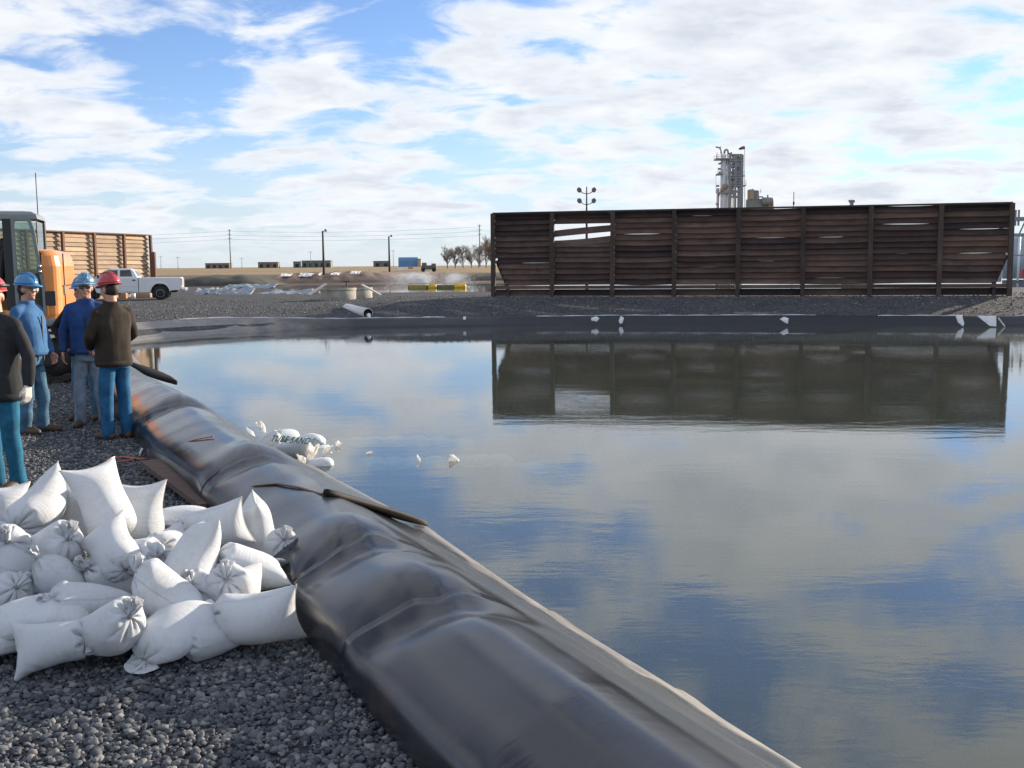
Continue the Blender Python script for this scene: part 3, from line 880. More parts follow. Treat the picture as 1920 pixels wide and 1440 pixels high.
# far sheds and trailers -------------------------------------------------
M_SHEDS = {'grey': mat('grey_shed', (.17, .165, .165), .8, var=.15, scale=.5), 'brown': mat('brown_shed', (.20, .155, .125), .8, var=.2, scale=.5),
           'blue': mat('blue_shed', (.11, .25, .45), .6, var=.1, scale=.3), 'green': mat('greygreen_shed', (.15, .18, .17), .8, var=.2, scale=.4),
           'dark': mat('dark_shed_gap', (.03, .03, .035), .8), 'tan': mat('tan_shed', (.42, .33, .20), .8)}
def shed(px0, px1, top, base, Y, label, kind, parts, rounded=False, name='shed'):
    a = at_y(px0, base, Y); b = at_y(px1, top, Y); W = b.x - a.x; H = b.z - a.z
    zb = min(a.z, 1.35)
    root = empty(name, (a.x, Y, zb), 0, label, 'shed' if name != 'trailer' else 'trailer'); H = b.z - zb; D = max(3.0, W * .45)
    if rounded:
        poly = [(0, 0), (0, H * .62)] + [(D / 2 - D / 2 * math.cos(PI * k / 8), H * .62 + H * .38 * math.sin(PI * k / 8)) for k in range(1, 8)] + [(D, H * .62), (D, 0)]
        mb = MB(); n = len(poly)
        rings = [[Vector((x, y, z)) for y, z in poly] for x in (0, W)]
        mb.loft(rings, True, True, False); mb.build('wall', M_SHEDS[kind], root)
        rf = MB(); rings = [[Vector((x, y, z + .06)) for y, z in poly[1:-1]] + [Vector((x, D, H * .55)), Vector((x, 0, H * .55))] for x in (-.1, W + .1)]
    else:
        MB().box((W / 2, D / 2, H * .46), (W, D, H * .92)).build('wall', M_SHEDS[kind], root)
        MB().box((W / 2, D / 2, H * .96), (W + .3, D + .3, H * .08)).build('roof', M_SHEDS['grey'], root)
    for k in range(parts):
        x = W * (k + .5) / parts
        MB().box((x, -.03, H * .36), (W / parts * .45, .06, H * .5)).build('door', M_SHEDS['dark'], root)
    return root
shed(385, 430, 493, 502, 600, 'low brown shed at the foot of the tallest power pole', 'brown', 4)
shed(484, 521, 491, 501, 600, 'low grey-brown shed with a darker right end left of the lamp posts', 'brown', 3)
shed(550, 564, 490, 499, 610, 'pale little shed at the left of the long green row', 'green', 1)
shed(566, 620, 488, 499, 620, 'long grey-green shed behind the taller lamp post', 'green', 5)
shed(700, 731, 489, 496, 640, 'low grey shed left of the shorter lamp post', 'grey', 2)
shed(747, 783, 482, 496, 560, 'blue round-roofed shed right of the shorter lamp post', 'blue', 0, rounded=True)
shed(783, 789, 485, 497, 558, 'little tan gable shed against the blue one', 'tan', 0)
# parked machine beyond the spray
g = at_y(790, 497, 300); root = empty('loader', (g.x, 300, .1), 0, 'grey loader with white and orange panels parked behind the spray', 'loader')
M_OR = mat('faded_orange_panel', (.55, .28, .16), .6); M_GR = mat('dull_machine_grey', (.12, .12, .125), .7, var=.3, scale=1)
MB().bbox((2.2, 0, 1.3), (4.4, 2.2, 1.2), .2).build('chassis', M_GR, root)
MB().bbox((.9, 0, 2.1), (1.4, 1.9, 1.1), .2).build('cab', M_GR, root)
MB().bbox((3.6, -.2, 2.0), (1.3, 2.0, .8), .15).build('engine_cover', M_GR, root)
for x, z in ((-3.0, .55), (-4.6, .4), (-6.4, .1)):
    MB().box((x, -.8, .9 + z * .6), (1.5, .2, .7)).build('panel', M_OR if x > -4 else M_WHITE, root)
for x in (.6, 3.7):
    MB().lathe([(.35, -.25), (.62, -.2), (.62, .2), (.35, .25)], (x, -1.2, .6), 14, axis=(0, 1, 0)).build('wheel', M_RUBBER, root)

# bare trees ---------------------------------------------------------------
M_BARK = mat('grey_bark', (.16, .13, .11), .9, var=.2)
M_TWIG = mat('bare_twigs', (.19, .155, .135), .9, var=.2)
def bare_tree(px_, top, Y, label, spread, seed):
    r = random.Random(seed); t = at_y(px_, top, Y); z0 = 1.2; H = t.z - z0
    root = empty('bare_tree', (t.x, Y, z0), 0, label, 'tree', 'bare trees left of the dark windbreak')
    tr = MB(); tw = MB()
    def branch(p, d, L, rad_, lev, top=.5):
        q = p + d * L; m_ = p.lerp(q, .5) + Vector((r.uniform(-.06, .06), r.uniform(-.06, .06), .03)) * L
        (tr if lev < 2 else tw).tube([p, m_, q], [rad_, rad_ * .75, rad_ * .45], 5 if lev < 2 else 3, caps=False)
        if lev >= 4: return
        nb = (18, 6, 5, 4)[lev]
        for k in range(nb):
            f = r.uniform(.08 if lev == 0 else .2, 1.0); a = r.uniform(0, 2 * PI); e = r.uniform(.6, 1.15) * spread
            nd = (d + Vector((math.cos(a) * e, math.sin(a) * e, r.uniform(-.05, .25)))).normalized()
            pp = p.lerp(m_, f * 2) if f < .5 else m_.lerp(q, f * 2 - 1)
            branch(pp, nd, L * (.58 if lev == 0 else .55) * r.uniform(.7, 1.1), max(rad_ * .5, .02), lev + 1)
    branch(Vector((0, 0, -.2)), Vector((r.uniform(-.08, .08), 0, 1)).normalized(), H * .72, H * .026, 0)
    tr.build('trunk', M_BARK, root, False)
    c = tw.build('crown', M_TWIG, root, False)
    return root
for i, (x, tp, sp) in enumerate(((838, 463, .9), (853, 466, .8), (868, 460, .95), (884, 466, .85), (897, 462, .8), (911, 452, .8), (922, 450, .8))):
    bare_tree(x, tp, 330 + 8 * (i % 3), ('leftmost small bare tree of the row by the tall power pole', 'second bare tree from the left in the row', 'broad bare tree third from the left in the row',
              'bare tree left of the tall power pole', 'bare tree behind the tall power pole', 'tall bare tree just left of the dark windbreak', 'bare tree half hidden by the end of the dark windbreak')[i], sp, 70 + i)

# concrete rings, leaning boards, valve ---------------------------------------
M_CONC = mat('stained_concrete', (.30, .285, .24), .85, var=.25, scale=2, bump=.3)
M_PALEBOARD = mat('pale_board', (.52, .48, .44), .8, var=.15)
def ring(px0, px1, top, base, Y, label):
    a = at_y(px0, base, Y); b = at_y(px1, top, Y); R_ = (b.x - a.x) / 2; H = b.z - a.z
    root = empty('concrete_ring', ((a.x + b.x) / 2, Y + R_, a.z), 0, label, 'concrete ring')
    MB().lathe([(R_, -.3), (R_, H), (R_ - .1, H), (R_ - .1, -.3)], (0, 0, 0), 32, cap0=False, cap1=False).build('wall', M_CONC, root)
    MB().lathe([(R_ + .03, H - .10), (R_ + .03, H + .02), (R_ - .12, H + .02)], (0, 0, 0), 32, cap0=False, cap1=False).build('rim', M_CONC, root)
    return root
ring(595, 662, 541, 554, 58, 'left low round concrete ring on the far bank, sunlit at its right side')
ring(640, 694, 540, 554, 60.5, 'right low round concrete ring on the far bank behind the other')
def board(p0, p1, w_, th, label, m=M_PALEBOARD, name='board', cat='board', group=None):
    p0 = Vector(p0); p1 = Vector(p1)
    mb = MB(); mb.bar(Vector((0, 0, 0)), p1 - p0, w_, th); o = mb.build(name, m); o.location = p0
    return tag(o, label, cat, group)
board(at_y(578, 553, 57.2), at_y(611, 532, 58.0), .30, .05, 'pale board leaning up to the right against the left concrete ring')
board(at_y(714, 553, 57.5), at_y(679, 534, 58.5), .16, .06, 'narrow pale board leaning up to the left right of the concrete rings')
vp = at_y(650, 545, 66); root = empty('valve_stem', (vp.x, 66, 0), 0, 'rusty T-shaped valve stem standing behind the concrete rings', 'valve')
M_RUST = mat('rusty_iron', (.10, .05, .035), .85, var=.3)
MB().tube([(0, 0, 0), (0, 0, .95)], .05, 8).build('stem', M_RUST, root)
MB().bar((-.22, 0, .95), (.22, 0, .95), .07, .07).build('handle', M_RUST, root)

# yellow pontoons and spray ---------------------------------------------------
M_YEL = mat('yellow_float', (.62, .40, .03), .5, var=.2, scale=2); M_OLIVE = mat('olive_float_frame', (.16, .14, .05), .7, var=.2)
a = at_y(765, 543, 94); b = at_y(875, 532, 94); Wd = b.x - a.x
root = empty('spray_float', (a.x, 94, a.z), 0, 'long yellow and olive floating spray barge on the second pond', 'float')
MB().bbox((Wd * .5, .2, .22), (Wd, .7, .36), .1).build('deck', M_OLIVE, root)
for x0, x1 in ((.345, .49), (.79, .99)):
    MB().lathe([(.12, -.0), (.24, .08), (.25, Wd * (x1 - x0) - .08), (.12, Wd * (x1 - x0))], (Wd * x0, -.25, .24), 14, axis=(1, 0, 0)).build('pontoon', M_YEL, root)
MB().bbox((Wd * .17, -.18, .25), (Wd * .3, .12, .3), .04).build('side_panel', mat('dull_yellow', (.30, .24, .06), .6, var=.2), root)
MB().tube([(.1, -.15, .52), (Wd - .1, -.15, .54)], .03, 6).build('rail', M_YEL, root)
def spray():
    m = bpy.data.materials.new('water_spray'); m.use_nodes = True
    t = NT(m.node_tree); b_ = t.n['Principled BSDF']
    b_.inputs['Base Color'].default_value = (.9, .92, .95, 1); b_.inputs['Roughness'].default_value = .4
    b_.inputs['Transmission Weight'].default_value = .3
    r = np.random.RandomState(9); vs = []; fs = []
    Y0 = 97.0
    nz = at_y(800, 536, Y0)
    def drop(p, s_):
        b0 = len(vs); q = r.normal(size=(4, 3)) * s_ + p
        vs.extend(q.tolist()); fs.extend([(b0, b0 + 1, b0 + 2), (b0, b0 + 1, b0 + 3), (b0 + 1, b0 + 2, b0 + 3), (b0, b0 + 2, b0 + 3)])
    for i in range(56000):
        t_ = r.beta(1.2, 1.1)
        if r.rand() < .72: x0 = 798; vx = r.normal() * 1.7 - 1.9; vz = 5.0 - abs(r.normal()) * .9
        else: x0 = 838; vx = r.normal() * .9 + 1.6; vz = 4.9 - abs(r.normal()) * .8
        vz = max(vz, 1.5)
        o_ = at_y(x0, 538, Y0)
        T = 2 * vz / 9.8
        tt = t_ * T; sp = .08 + .5 * t_
        p = np.array([o_.x + vx * tt + r.normal() * sp, Y0 + r.normal() * sp * 1.2, max(o_.z + vz * tt - 4.9 * tt * tt + r.normal() * sp * .35, -.05)])
        drop(p, r.uniform(.005, .013))
    c = np.array([nz.x, Y0, 0.0])
    o = mesh_obj('water_spray', np.array(vs) - c, fs, m); o.location = c
    tag(o, 'white fans of water spray thrown over the second pond', 'spray', kind='stuff')
spray()

# outfall pipe -----------------------------------------------------------------
p0 = at_y(655, 580, 47.6); p1 = at_y(690, 588, 45.6)
root = empty('outfall_pipe', (p1.x, p1.y, p1.z), 0, 'pale outfall pipe on the far bank pouring water into the pond', 'pipe')
ax = (p0 - p1); L = ax.length; axn = ax.normalized()
MB().lathe([(.21, 0), (.235, .0), (.235, L + .3), (.0, L + .3)], (0, 0, 0), 20, axis=axn, cap0=False).build('barrel', M_GALV, root)
MB().lathe([(.20, .05), (.20, .051), (.001, .051)], (0, 0, 0), 20, axis=axn, cap0=False, cap1=False).build('bore', M_BLACK, root)
M_FOAM = mat('falling_water', (.78, .82, .86), .25, var=.1, scale=20)
fall = MB(); pts_ = []
for k in range(9):
    u = k / 8; pts_.append(Vector((.03 + .10 * u, -.10 - .12 * u, -.05 - (p1.z - WATER_Z - .06) * u * u - .05 * u)))
fall.tube(pts_, [.10, .09, .075, .065, .06, .06, .065, .08, .11], 8)
o = fall.build('water_jet', M_FOAM); o.location = p1; tag(o, 'white stream of water falling from the outfall pipe', 'water')
# white pole and scraps on far bank
M_PVC = mat('white_pvc', (.72, .75, .77), .4)
def stick(name, pa, pb, r_, label):
    pa = Vector(pa); pb = Vector(pb)
    o = MB().tube([Vector((0, 0, 0)), pb - pa], r_, 8).build(name, M_PVC); o.location = pa
    return tag(o, label, 'stick')
stick('plastic_pipe', at_y(803, 595, 46.4), at_y(862, 571, 49.2), .045, 'thin white plastic pipe slanting up the far bank')
stick('plastic_pipe', at_y(804, 596, 46.2), at_y(818, 608, 45.4), .045, 'short white plastic pipe pointing into the water below the slanting one')
def scrap(pts, Y, label, m=M_PALE_PLASTIC, name='plastic_scrap'):
    P = [at_y(x, y, Y + .012 * (612 - y)) for x, y in pts]; c = P[0].copy(); mb = MB()
    mid = sum((p - c for p in P), Vector()) / len(P) + Vector((0, -.05, 0))
    n = len(P)
    mb.add([p - c for p in P] + [mid], [(k, (k + 1) % n, n) for k in range(n)])
    o = mb.build(name, m); o.location = c; s_ = o.modifiers.new('thickness', 'SOLIDIFY'); s_.thickness = .015
    return tag(o, label, 'scrap', 'plastic scraps on the far liner')
scrap([(792, 594), (806, 593), (812, 602), (799, 606)], 45.0, 'grey plastic scrap beside the white plastic pipes')
scrap([(868, 594), (874, 593), (872, 608), (869, 607)], 44.9, 'narrow pale plastic strip left of the dark windbreak')
scrap([(1108, 596), (1118, 593), (1124, 597), (1119, 603), (1109, 601)], 44.3, 'round pale plastic scrap left of a narrow one on the far liner')
scrap([(1160, 601), (1164, 592), (1170, 596), (1167, 606), (1162, 607)], 44.2, 'narrow pale plastic scrap near the middle of the far liner')
scrap([(1462, 598), (1470, 594), (1479, 597), (1477, 607), (1472, 605)], 42.6, 'pale plastic scrap right of the middle of the far liner')
scrap([(1792, 592), (1804, 592), (1808, 606), (1806, 612), (1796, 604)], 41.0, 'leaning pale plastic strip near the right end of the far liner')
scrap([(1832, 592), (1868, 592), (1868, 612), (1856, 611)], 40.7, 'largest triangular pale plastic sheet at the right end of the far liner')
board(on_z(1872, 596, -.36), on_z(1884, 612, -.68), .05, .03, 'thin bent stick at the far right of the far liner', M_PALEBOARD, 'stick', 'stick')
# floating boom along the left far shore
M_ROPE = mat('tan_floating_rope', (.50, .36, .22), .7, var=.3, scale=3)
bp = [on_z(x, y, WATER_Z + .02) for x, y in ((262, 636), (304, 632), (360, 628), (410, 624), (447, 621.5))]
o = MB().tube([p - bp[0] for p in bp], .035, 6).build('floating_rope', M_ROPE); o.location = bp[0]
tag(o, 'tan rope floating along the left end of the far shore', 'rope')
# ================================================================== plant behind the windbreak
M_COLW = mat('white_column_paint', (.72, .77, .84), .5, var=.1, scale=.6)
M_FRAME = mat('tower_steel', (.24, .26, .29), .6, metal=.1, var=.2)
M_TANSTEEL = mat('tan_tower_steel', (.36, .28, .19), .7, var=.2)
M_INS = mat('insulated_pipe', (.70, .70, .66), .5)
TY = 300.0
def tp(px_, py_): 
    p = at_y(px_, py_, TY); return p.x, p.z
bx, _ = tp(1355, 390)
root = empty('refinery_tower', (bx, TY, 0), 0, 'tall plant tower with white column, stairs and steel frame behind the dark windbreak', 'tower')
def L(px_, py_, dy=0.0):
    x, z = tp(px_, py_); return Vector((x - bx, dy, z))
r0 = (tp(1363, 300)[0] - tp(1352, 300)[0]) / 2
cxm = L(1357.5, 300).x
ztop = L(1357, 289).z
MB().lathe([(r0, 0), (r0, ztop - 1.0), (r0 * .8, ztop - .3), (r0 * .3, ztop)], (cxm, 0, 0), 20).build('column', M_COLW, root)
MB().lathe([(r0 * .55, 0), (r0 * .55, L(0, 365).z)], (L(1348.5, 300).x, .8, 0), 12).build('reboiler', mat('pinkish_insulation', (.55, .48, .47), .6), root)
for px_, rr_, top_, mm in ((1364.5, .32, 303, M_INS), (1370.5, .42, 342, M_INS), (1352, .22, 300, M_INS)):
    x = L(px_, 300).x
    MB().tube([(x, -.6, 0), (x, -.6, L(0, top_).z)], rr_, 8).build('riser_pipe', mm, root)
def platform(px0, px1, py, th=.35):
    a = L(px0, py); b = L(px1, py); mb = MB(); xm = (a.x + b.x) / 2; w_ = b.x - a.x
    mb.box((xm, 0, a.z), (w_, 4.2, th)); pl = mb.build('platform', M_FRAME, root)
    rl = MB()
    for zz_ in (.55, 1.15): 
        for yy_ in (-2.05, 2.05): rl.bar((a.x, yy_, a.z + zz_), (b.x, yy_, a.z + zz_), .07, .07)
    n = max(2, int(w_ / 1.2))
    for k in range(n + 1):
        for yy_ in (-2.05, 2.05): rl.bar((a.x + w_ * k / n, yy_, a.z), (a.x + w_ * k / n, yy_, a.z + 1.15), .07, .07)
    r_ = rl.build('railing', M_TANSTEEL, pl)
platform(1341, 1376, 299); platform(1346, 1377, 362); platform(1347, 1353, 327); platform(1366, 1390, 303, .3); platform(1364, 1393, 331, .3); platform(1364, 1396, 349, .3)
# gooseneck and top piping
MB().tube([L(1353, 288), L(1352, 282), L(1349, 277), L(1342, 275.5)], .22, 8).build('vent_pipe', M_FRAME, root)
MB().tube([L(1358, 288), L(1359, 282), L(1362, 280.5), L(1365, 282), L(1366, 292)], .3, 8).build('overhead_pipe', M_FRAME, root)
MB().tube([L(1351.5, 288), L(1351.5, 274)], .12, 6).build('mast', M_FRAME, root)
# steel frame
fx = [L(1371, 0).x, L(1381.5, 0).x, L(1393.5, 0).x]; zt = L(0, 304).z
for x in fx:
    for yy_ in (-1.8, 1.8): MB().box((x, yy_, zt / 2), (.55 if x < fx[2] else .8, .45, zt)).build('frame_post', M_FRAME, root)
for py in (304, 314, 325, 336, 347, 358, 362, 372, 382):
    z = L(0, py).z
    for yy_ in (-1.8, 1.8): MB().bar((fx[0], yy_, z), (fx[2], yy_, z), .35, .4).build('frame_beam', M_FRAME, root)
for py0, py1, xa, xb in ((314, 325, 1, 2), (325, 336, 0, 1), (336, 347, 1, 2), (347, 358, 1, 2), (362, 388, 2, 0), (325, 314, 0, 1)):
    MB().bar((fx[xa], -1.8, L(0, py0).z), (fx[xb], -1.8, L(0, py1).z), .3, .3).build('frame_brace', M_FRAME, root)
xm = (fx[1] + fx[2]) / 2
MB().bbox((xm + .3, 0, (L(0, 304).z + L(0, 360).z) / 2), ((fx[2] - fx[1]) * .55, 1.6, L(0, 304).z - L(0, 360).z), .2).build('enclosure', mat('dark_cladding', (.17, .20, .24), .6, var=.2), root)
for px_, py, s_ in ((1378, 309, 1.4), (1376, 322, 1.0), (1375, 335, 1.2), (1377, 344, .8), (1352, 357, 1.0), (1358, 350, 1.3), (1387, 301, 1.0), (1379, 296, .8), (1383, 293, .8)):
    p = L(px_, py); MB().lathe([(.2 * s_, -s_ * .6), (.5 * s_, -s_ * .4), (.5 * s_, s_ * .4), (.2 * s_, s_ * .6)], (p.x, -1.0, p.z), 10).build('vessel', M_TANSTEEL if px_ < 1380 else M_FRAME, root)
for k, (px_, py) in enumerate(((1349, 307), (1348, 317), (1349, 325), (1344, 328), (1345, 349), (1344, 383), (1369, 288))):
    p = L(px_, py); MB().box((p.x, -.6, p.z), (.8, .6, .5), (0, rad(20 * (k % 3 - 1)), 0)).build('light_fitting', M_FRAME, root)
for px_, a, b in ((1343, 286, 298), (1345, 285, 298), (1342.5, 329, 362), (1344, 384, 392)):
    MB().tube([L(px_, b), L(px_, a)], .07, 5).build('ladder_rail', M_FRAME, root)
# low equipment house right of the tower
root2 = empty('equipment_house', (tp(1415, 388)[0], TY - 4, 0), 0, 'low steel equipment deck with cylinders right of the plant tower', 'equipment')
bx = root2.location.x
def box2(px0, px1, py0, py1, m, nm, dy=0, D=4):
    a = L(px0, py1); b = L(px1, py0); MB().box(((a.x + b.x) / 2, dy, (a.z + b.z) / 2), (b.x - a.x, D, b.z - a.z)).build(nm, m, root2)
M_EQ = mat('green_grey_equipment', (.20, .22, .20), .7, var=.25, scale=.6)
box2(1395, 1432, 375, 420, M_EQ, 'house'); box2(1396, 1404, 358, 376, M_TANSTEEL, 'stair_tower', -1, 3); box2(1404, 1413, 361, 376, M_FRAME, 'pump_frame', -1, .5)
MB().lathe([(.4, 0), (1.1, .2), (1.1, L(1440, 0).x - L(1420, 0).x), (.4, L(1440, 0).x - L(1420, 0).x + .3)], L(1418, 380, -2.4), 14, axis=(1, 0, 0)).build('drum', M_EQ, root2)
for px_, a, b, r_ in ((1397, 360, 375, .2), (1402, 357, 376, .2), (1413, 361, 376, .18), (1433, 377, 400, .5), (1438, 380, 400, .5), (1430, 368, 376, .25), (1417, 358, 364, .1)):
    MB().tube([L(px_, b, -2), L(px_, a, -2)], r_, 8).build('stand_pipe', M_TANSTEEL if px_ > 1431 else M_FRAME, root2)
MB().tube([L(1396, 360.5, -2), L(1413, 361, -2)], .22, 8).build('header_pipe', M_FRAME, root2)
MB().tube([L(1413, 372, -2), L(1420, 371.5, -2), L(1422, 374, -2)], .2, 8).build('bend_pipe', M_FRAME, root2)
# windsock on a thin mast
p = at_y(1395, 300, TY - 1); root3 = empty('windsock', (p.x, TY - 1, 0), 0, 'red and white windsock on a thin mast beside the plant tower', 'windsock')
bx = p.x
MB().tube([L(1395, 390), L(1395, 276)], .09, 6).build('mast', M_FRAME, root3)
MB().lathe([(.50, 0), (.46, .5), (.42, .9)], L(1394.6, 277), 10, axis=(-1, 0, -.28)).build('sock_mouth', mat('red_cloth', (.42, .09, .09), .8), root3)
MB().lathe([(.42, 0), (.3, .4), (.2, .75)], L(1394.6, 277) + Vector((-.9, 0, -.25)), 10, axis=(-1, 0, -.35)).build('sock_tail', M_RUST, root3)
# thin mast and roof vent beyond the windbreak
p = at_y(1488, 390, 150); root4 = empty('thin_mast', (p.x, 150, 0), 0, 'thin bare mast right of the plant tower', 'mast'); bx = p.x
zt_ = at_y(1488, 360, 150).z
MB().tube([(0, 0, 0), (0, 0, zt_)], .06, 6).build('pole', M_POLE, root4)
MB().bbox((0, 0, at_y(1488, 381, 150).z), (.22, .22, .4), .04).build('junction_box', M_POLE, root4)
p = at_y(1597, 390, 160); root5 = empty('roof_vent', (p.x, 160, 0), 0, 'mushroom roof vent with a low ridge peeping over the dark windbreak', 'vent')
zt_ = at_y(1597, 375, 160).z
MB().lathe([(.45, 0), (.45, zt_ - .9), (.25, zt_ - .6), (.5, zt_ - .2), (.55, zt_), (.1, zt_ + .02)], (0, 0, 0), 14).build('vent_stack', M_FRAME, root5)
MB().bbox((1.2, 0, zt_ / 2 - .45), (3.8, 4, zt_ - .9), .1).build('ridge', M_SHEDS['grey'], root5)
# pipe rack at the right edge
RY = 92.0
p = at_y(1900, 540, RY); root6 = empty('pipe_rack', (p.x, RY, 0), 0, 'dark steel pipe rack past the right end of the dark windbreak', 'pipe rack')
bx = p.x
def q(px_, py): v = at_y(px_, py, RY); return Vector((v.x - bx, 0, v.z))
for py, h_ in ((411, .35), (441, .3), (479, .12)):
    a = q(1885, py); MB().bar((a.x - 1, 0, a.z), (a.x + 9, 0, a.z), .3, h_).build('rack_beam', M_FRAME, root6)
for px_ in (1903, 1909, 1925):
    a = q(px_, 430); MB().bar((a.x, 0, q(0, 441).z), (a.x, 0, q(0, 411).z), .12, .14, (1, 0, 0)).build('rack_strut', M_FRAME, root6)
a = q(1910, 441); b = q(1924, 411); MB().bar(a, b, .1, .1).build('rack_brace', M_FRAME, root6)
for px_ in (1880, 1960): 
    a = q(px_, 430); MB().bar((a.x, .3, 0), (a.x, .3, q(0, 411).z), .3, .3, (1, 0, 0)).build('rack_post', M_FRAME, root6)
p = at_y(1935, 540, 110); o = MB().lathe([(2.9, 0), (2.9, at_y(1935, 448, 110).z), (2.0, at_y(1935, 444, 110).z), (.1, at_y(1935, 441, 110).z)], (0, 0, 0), 40).build('storage_tank', mat('blue_grey_tank', (.30, .36, .42), .5, var=.1, scale=.4))
o.location = (p.x, 110, 0); tag(o, 'grey storage tank behind the pipe rack at the right edge', 'tank')
p = at_y(1907.5, 540, 96); o = MB().tube([(0, 0, 0), (0, 0, at_y(1907, 444, 96).z)], .10, 10).build('standpipe', M_PVC); o.location = (p.x, 96, 0); tag(o, 'white vertical standpipe beside the grey storage tank', 'pipe')
p = at_y(1919, 508, 84); root7 = empty('red_cabinet', (p.x, 84, 0), 0, 'small red cabinet at the right edge beyond the windbreak', 'cabinet')
zz_ = at_y(1919, 504, 84).z
MB().bbox((.1, 0, zz_ - .35), (.5, .4, .7), .05).build('cabinet_body', mat('red_paint', (.40, .04, .045), .5), root7)
MB().tube([(.1, 0, 0), (.1, 0, zz_ - .6)], .06, 6).build('stand', M_FRAME, root7)
# ================================================================== sandbags
# each sack is a tube of woven cloth, sewn flat at one end and tied at the other, filled and settled
def sack(seed, M=68, Nr=50, W=.40, Ln=.66, fill=1.0, gdir=(0, 0, -1), floor=True, tie=True, steps=230, neck=None, bend=0.0):
    r = np.random.RandomState(seed)
    du = 2 * W / M; dv = Ln / (Nr - 1)
    nk = Nr - 9 if neck is None else neck
    th = np.arange(M) / M * 2 * PI
    # flat double sheet: x across, y along the sack, z up
    xx = np.where(np.arange(M) < M // 2, -W / 2 + np.arange(M) * (2 * W / M), W / 2 - (np.arange(M) - M // 2) * (2 * W / M))
    X = np.zeros((Nr, M, 3))
    v = np.linspace(0, 1, Nr)
    for i in range(Nr):
        X[i, :, 0] = xx * (1 if i < nk - 6 else .8)
        X[i, :, 1] = (v[i] - .45) * Ln * .95
        prof = math.sin(min(1, v[i] * 1.1) * PI) if i else 0
        X[i, :, 2] = np.sin(th) * .05 * prof + .10
    X += r.normal(size=X.shape) * .0025
    V = np.zeros_like(X)
    g = np.array(gdir, float) * 9.0
    dt = .007
    half = M // 2
    def proj(A, B, L0, k=1.0, wa=.5, wb=.5):
        d = B - A; l = np.sqrt((d * d).sum(-1, keepdims=True)) + 1e-9
        c = d * (k * (l - L0) / l)
        return c * wa, c * wb
    diag = math.hypot(du, dv)
    amax = 2 * W * W / PI / 2 * Ln * .62 * fill
    Pn = 0
    for it in range(steps):
        # pressure along normals
        e1 = np.roll(X, -1, 1) - np.roll(X, 1, 1)
        e2 = np.empty_like(X); e2[1:-1] = X[2:] - X[:-2]; e2[0] = X[1] - X[0]; e2[-1] = X[-1] - X[-2]
        nrm = np.cross(e1, e2) * .25
        c = X.mean((0, 1))
        vol = abs(((X - c) * nrm).sum() / 3.0)
        p = 60000.0 * max(0.0, (amax - vol) / amax) * (1.0 if it > 10 else .3)
        sgn = 1.0 if ((X - c) * nrm).sum() > 0 else -1.0
        press = np.full((Nr, M, 1), p)
        low = (X - c) @ np.array(gdir, float)
        press[..., 0] += 2600.0 * np.clip(low + .10, 0, None) * (p > 0)
        press[nk - 1:] = 0
        F = sgn * nrm * press
        mvert = .006
        V = (V + dt * (F / mvert + g)) * .94
        spd = np.sqrt((V * V).sum(-1, keepdims=True)); V *= np.minimum(1, 1.6 / (spd + 1e-9))
        X0 = X.copy(); X = X + V * dt
        for k in range(5):
            for off in (0, 1):
                A = X[:, off::2]; B = np.roll(X, -1, 1)[:, off::2]
                ca, cb = proj(A, B, du)
                X[:, off::2] += ca
                idx = (np.arange(off, M, 2) + 1) % M
                X[:, idx] -= cb
            for off in (0, 1):
                n = (Nr - off) // 2 * 2
                A = X[off:off + n:2]; B = X[off + 1:off + n:2]
                m = min(len(A), len(B)); ca, cb = proj(A[:m], B[:m], dv)
                X[off:off + 2 * m:2] += ca; X[off + 1:off + 1 + 2 * m:2] -= cb
            # weave shear, weak
            A = X[:-1]; B = np.roll(X[1:], -1, 1)
            ca, cb = proj(A, B, diag, .10); X[:-1] += ca; X[1:] -= np.roll(cb, 1, 1)
            A = X[:-1]; B = np.roll(X[1:], 1, 1)
            ca, cb = proj(A, B, diag, .10); X[:-1] += ca; X[1:] -= np.roll(cb, -1, 1)
            # bending, very weak
            A = X; B = np.roll(X, -2, 1); ca, cb = proj(A, B, 2 * du, .025); X = X + ca - np.roll(cb, 2, 1)
            ca, cb = proj(X[:-2], X[2:], 2 * dv, .025); X[:-2] += ca; X[2:] -= cb
            # sewn end
            for row in (0,):
                a = X[row, 1:half]; b = X[row, M - 1:half:-1]; mid = (a + b) / 2
                X[row, 1:half] = mid; X[row, M - 1:half:-1] = mid
            if tie:
                cen = X[nk].mean(0); t = min(1.0, it / (steps * .45)); rmax = .12 * (1 - t) + .013 * t
                d = X[nk] - cen; l = np.sqrt((d * d).sum(-1, keepdims=True)) + 1e-9
                X[nk] = cen + d * np.minimum(1, rmax / l)
            else:
                a = X[-1, 1:half]; b = X[-1, M - 1:half:-1]; mid = (a + b) / 2
                X[-1, 1:half] = mid; X[-1, M - 1:half:-1] = mid
            if floor:
                under = X[..., 2] < 0
                X[..., 2] = np.where(under, 0, X[..., 2])
        V = (X - X0) / dt
        if floor:
            con = X[..., 2] < .002
            V[con, :2] *= .4
        # keep in place
        X -= np.array([X[..., 0].mean(), X[..., 1].mean(), 0 if floor else X[..., 2].mean()])
    for _ in range(1):
        Y_ = X.copy()
        Y_[1:-1] = .5 * X[1:-1] + .125 * (X[2:] + X[:-2] + np.roll(X, 1, 1)[1:-1] + np.roll(X, -1, 1)[1:-1])
        X = Y_
    return X
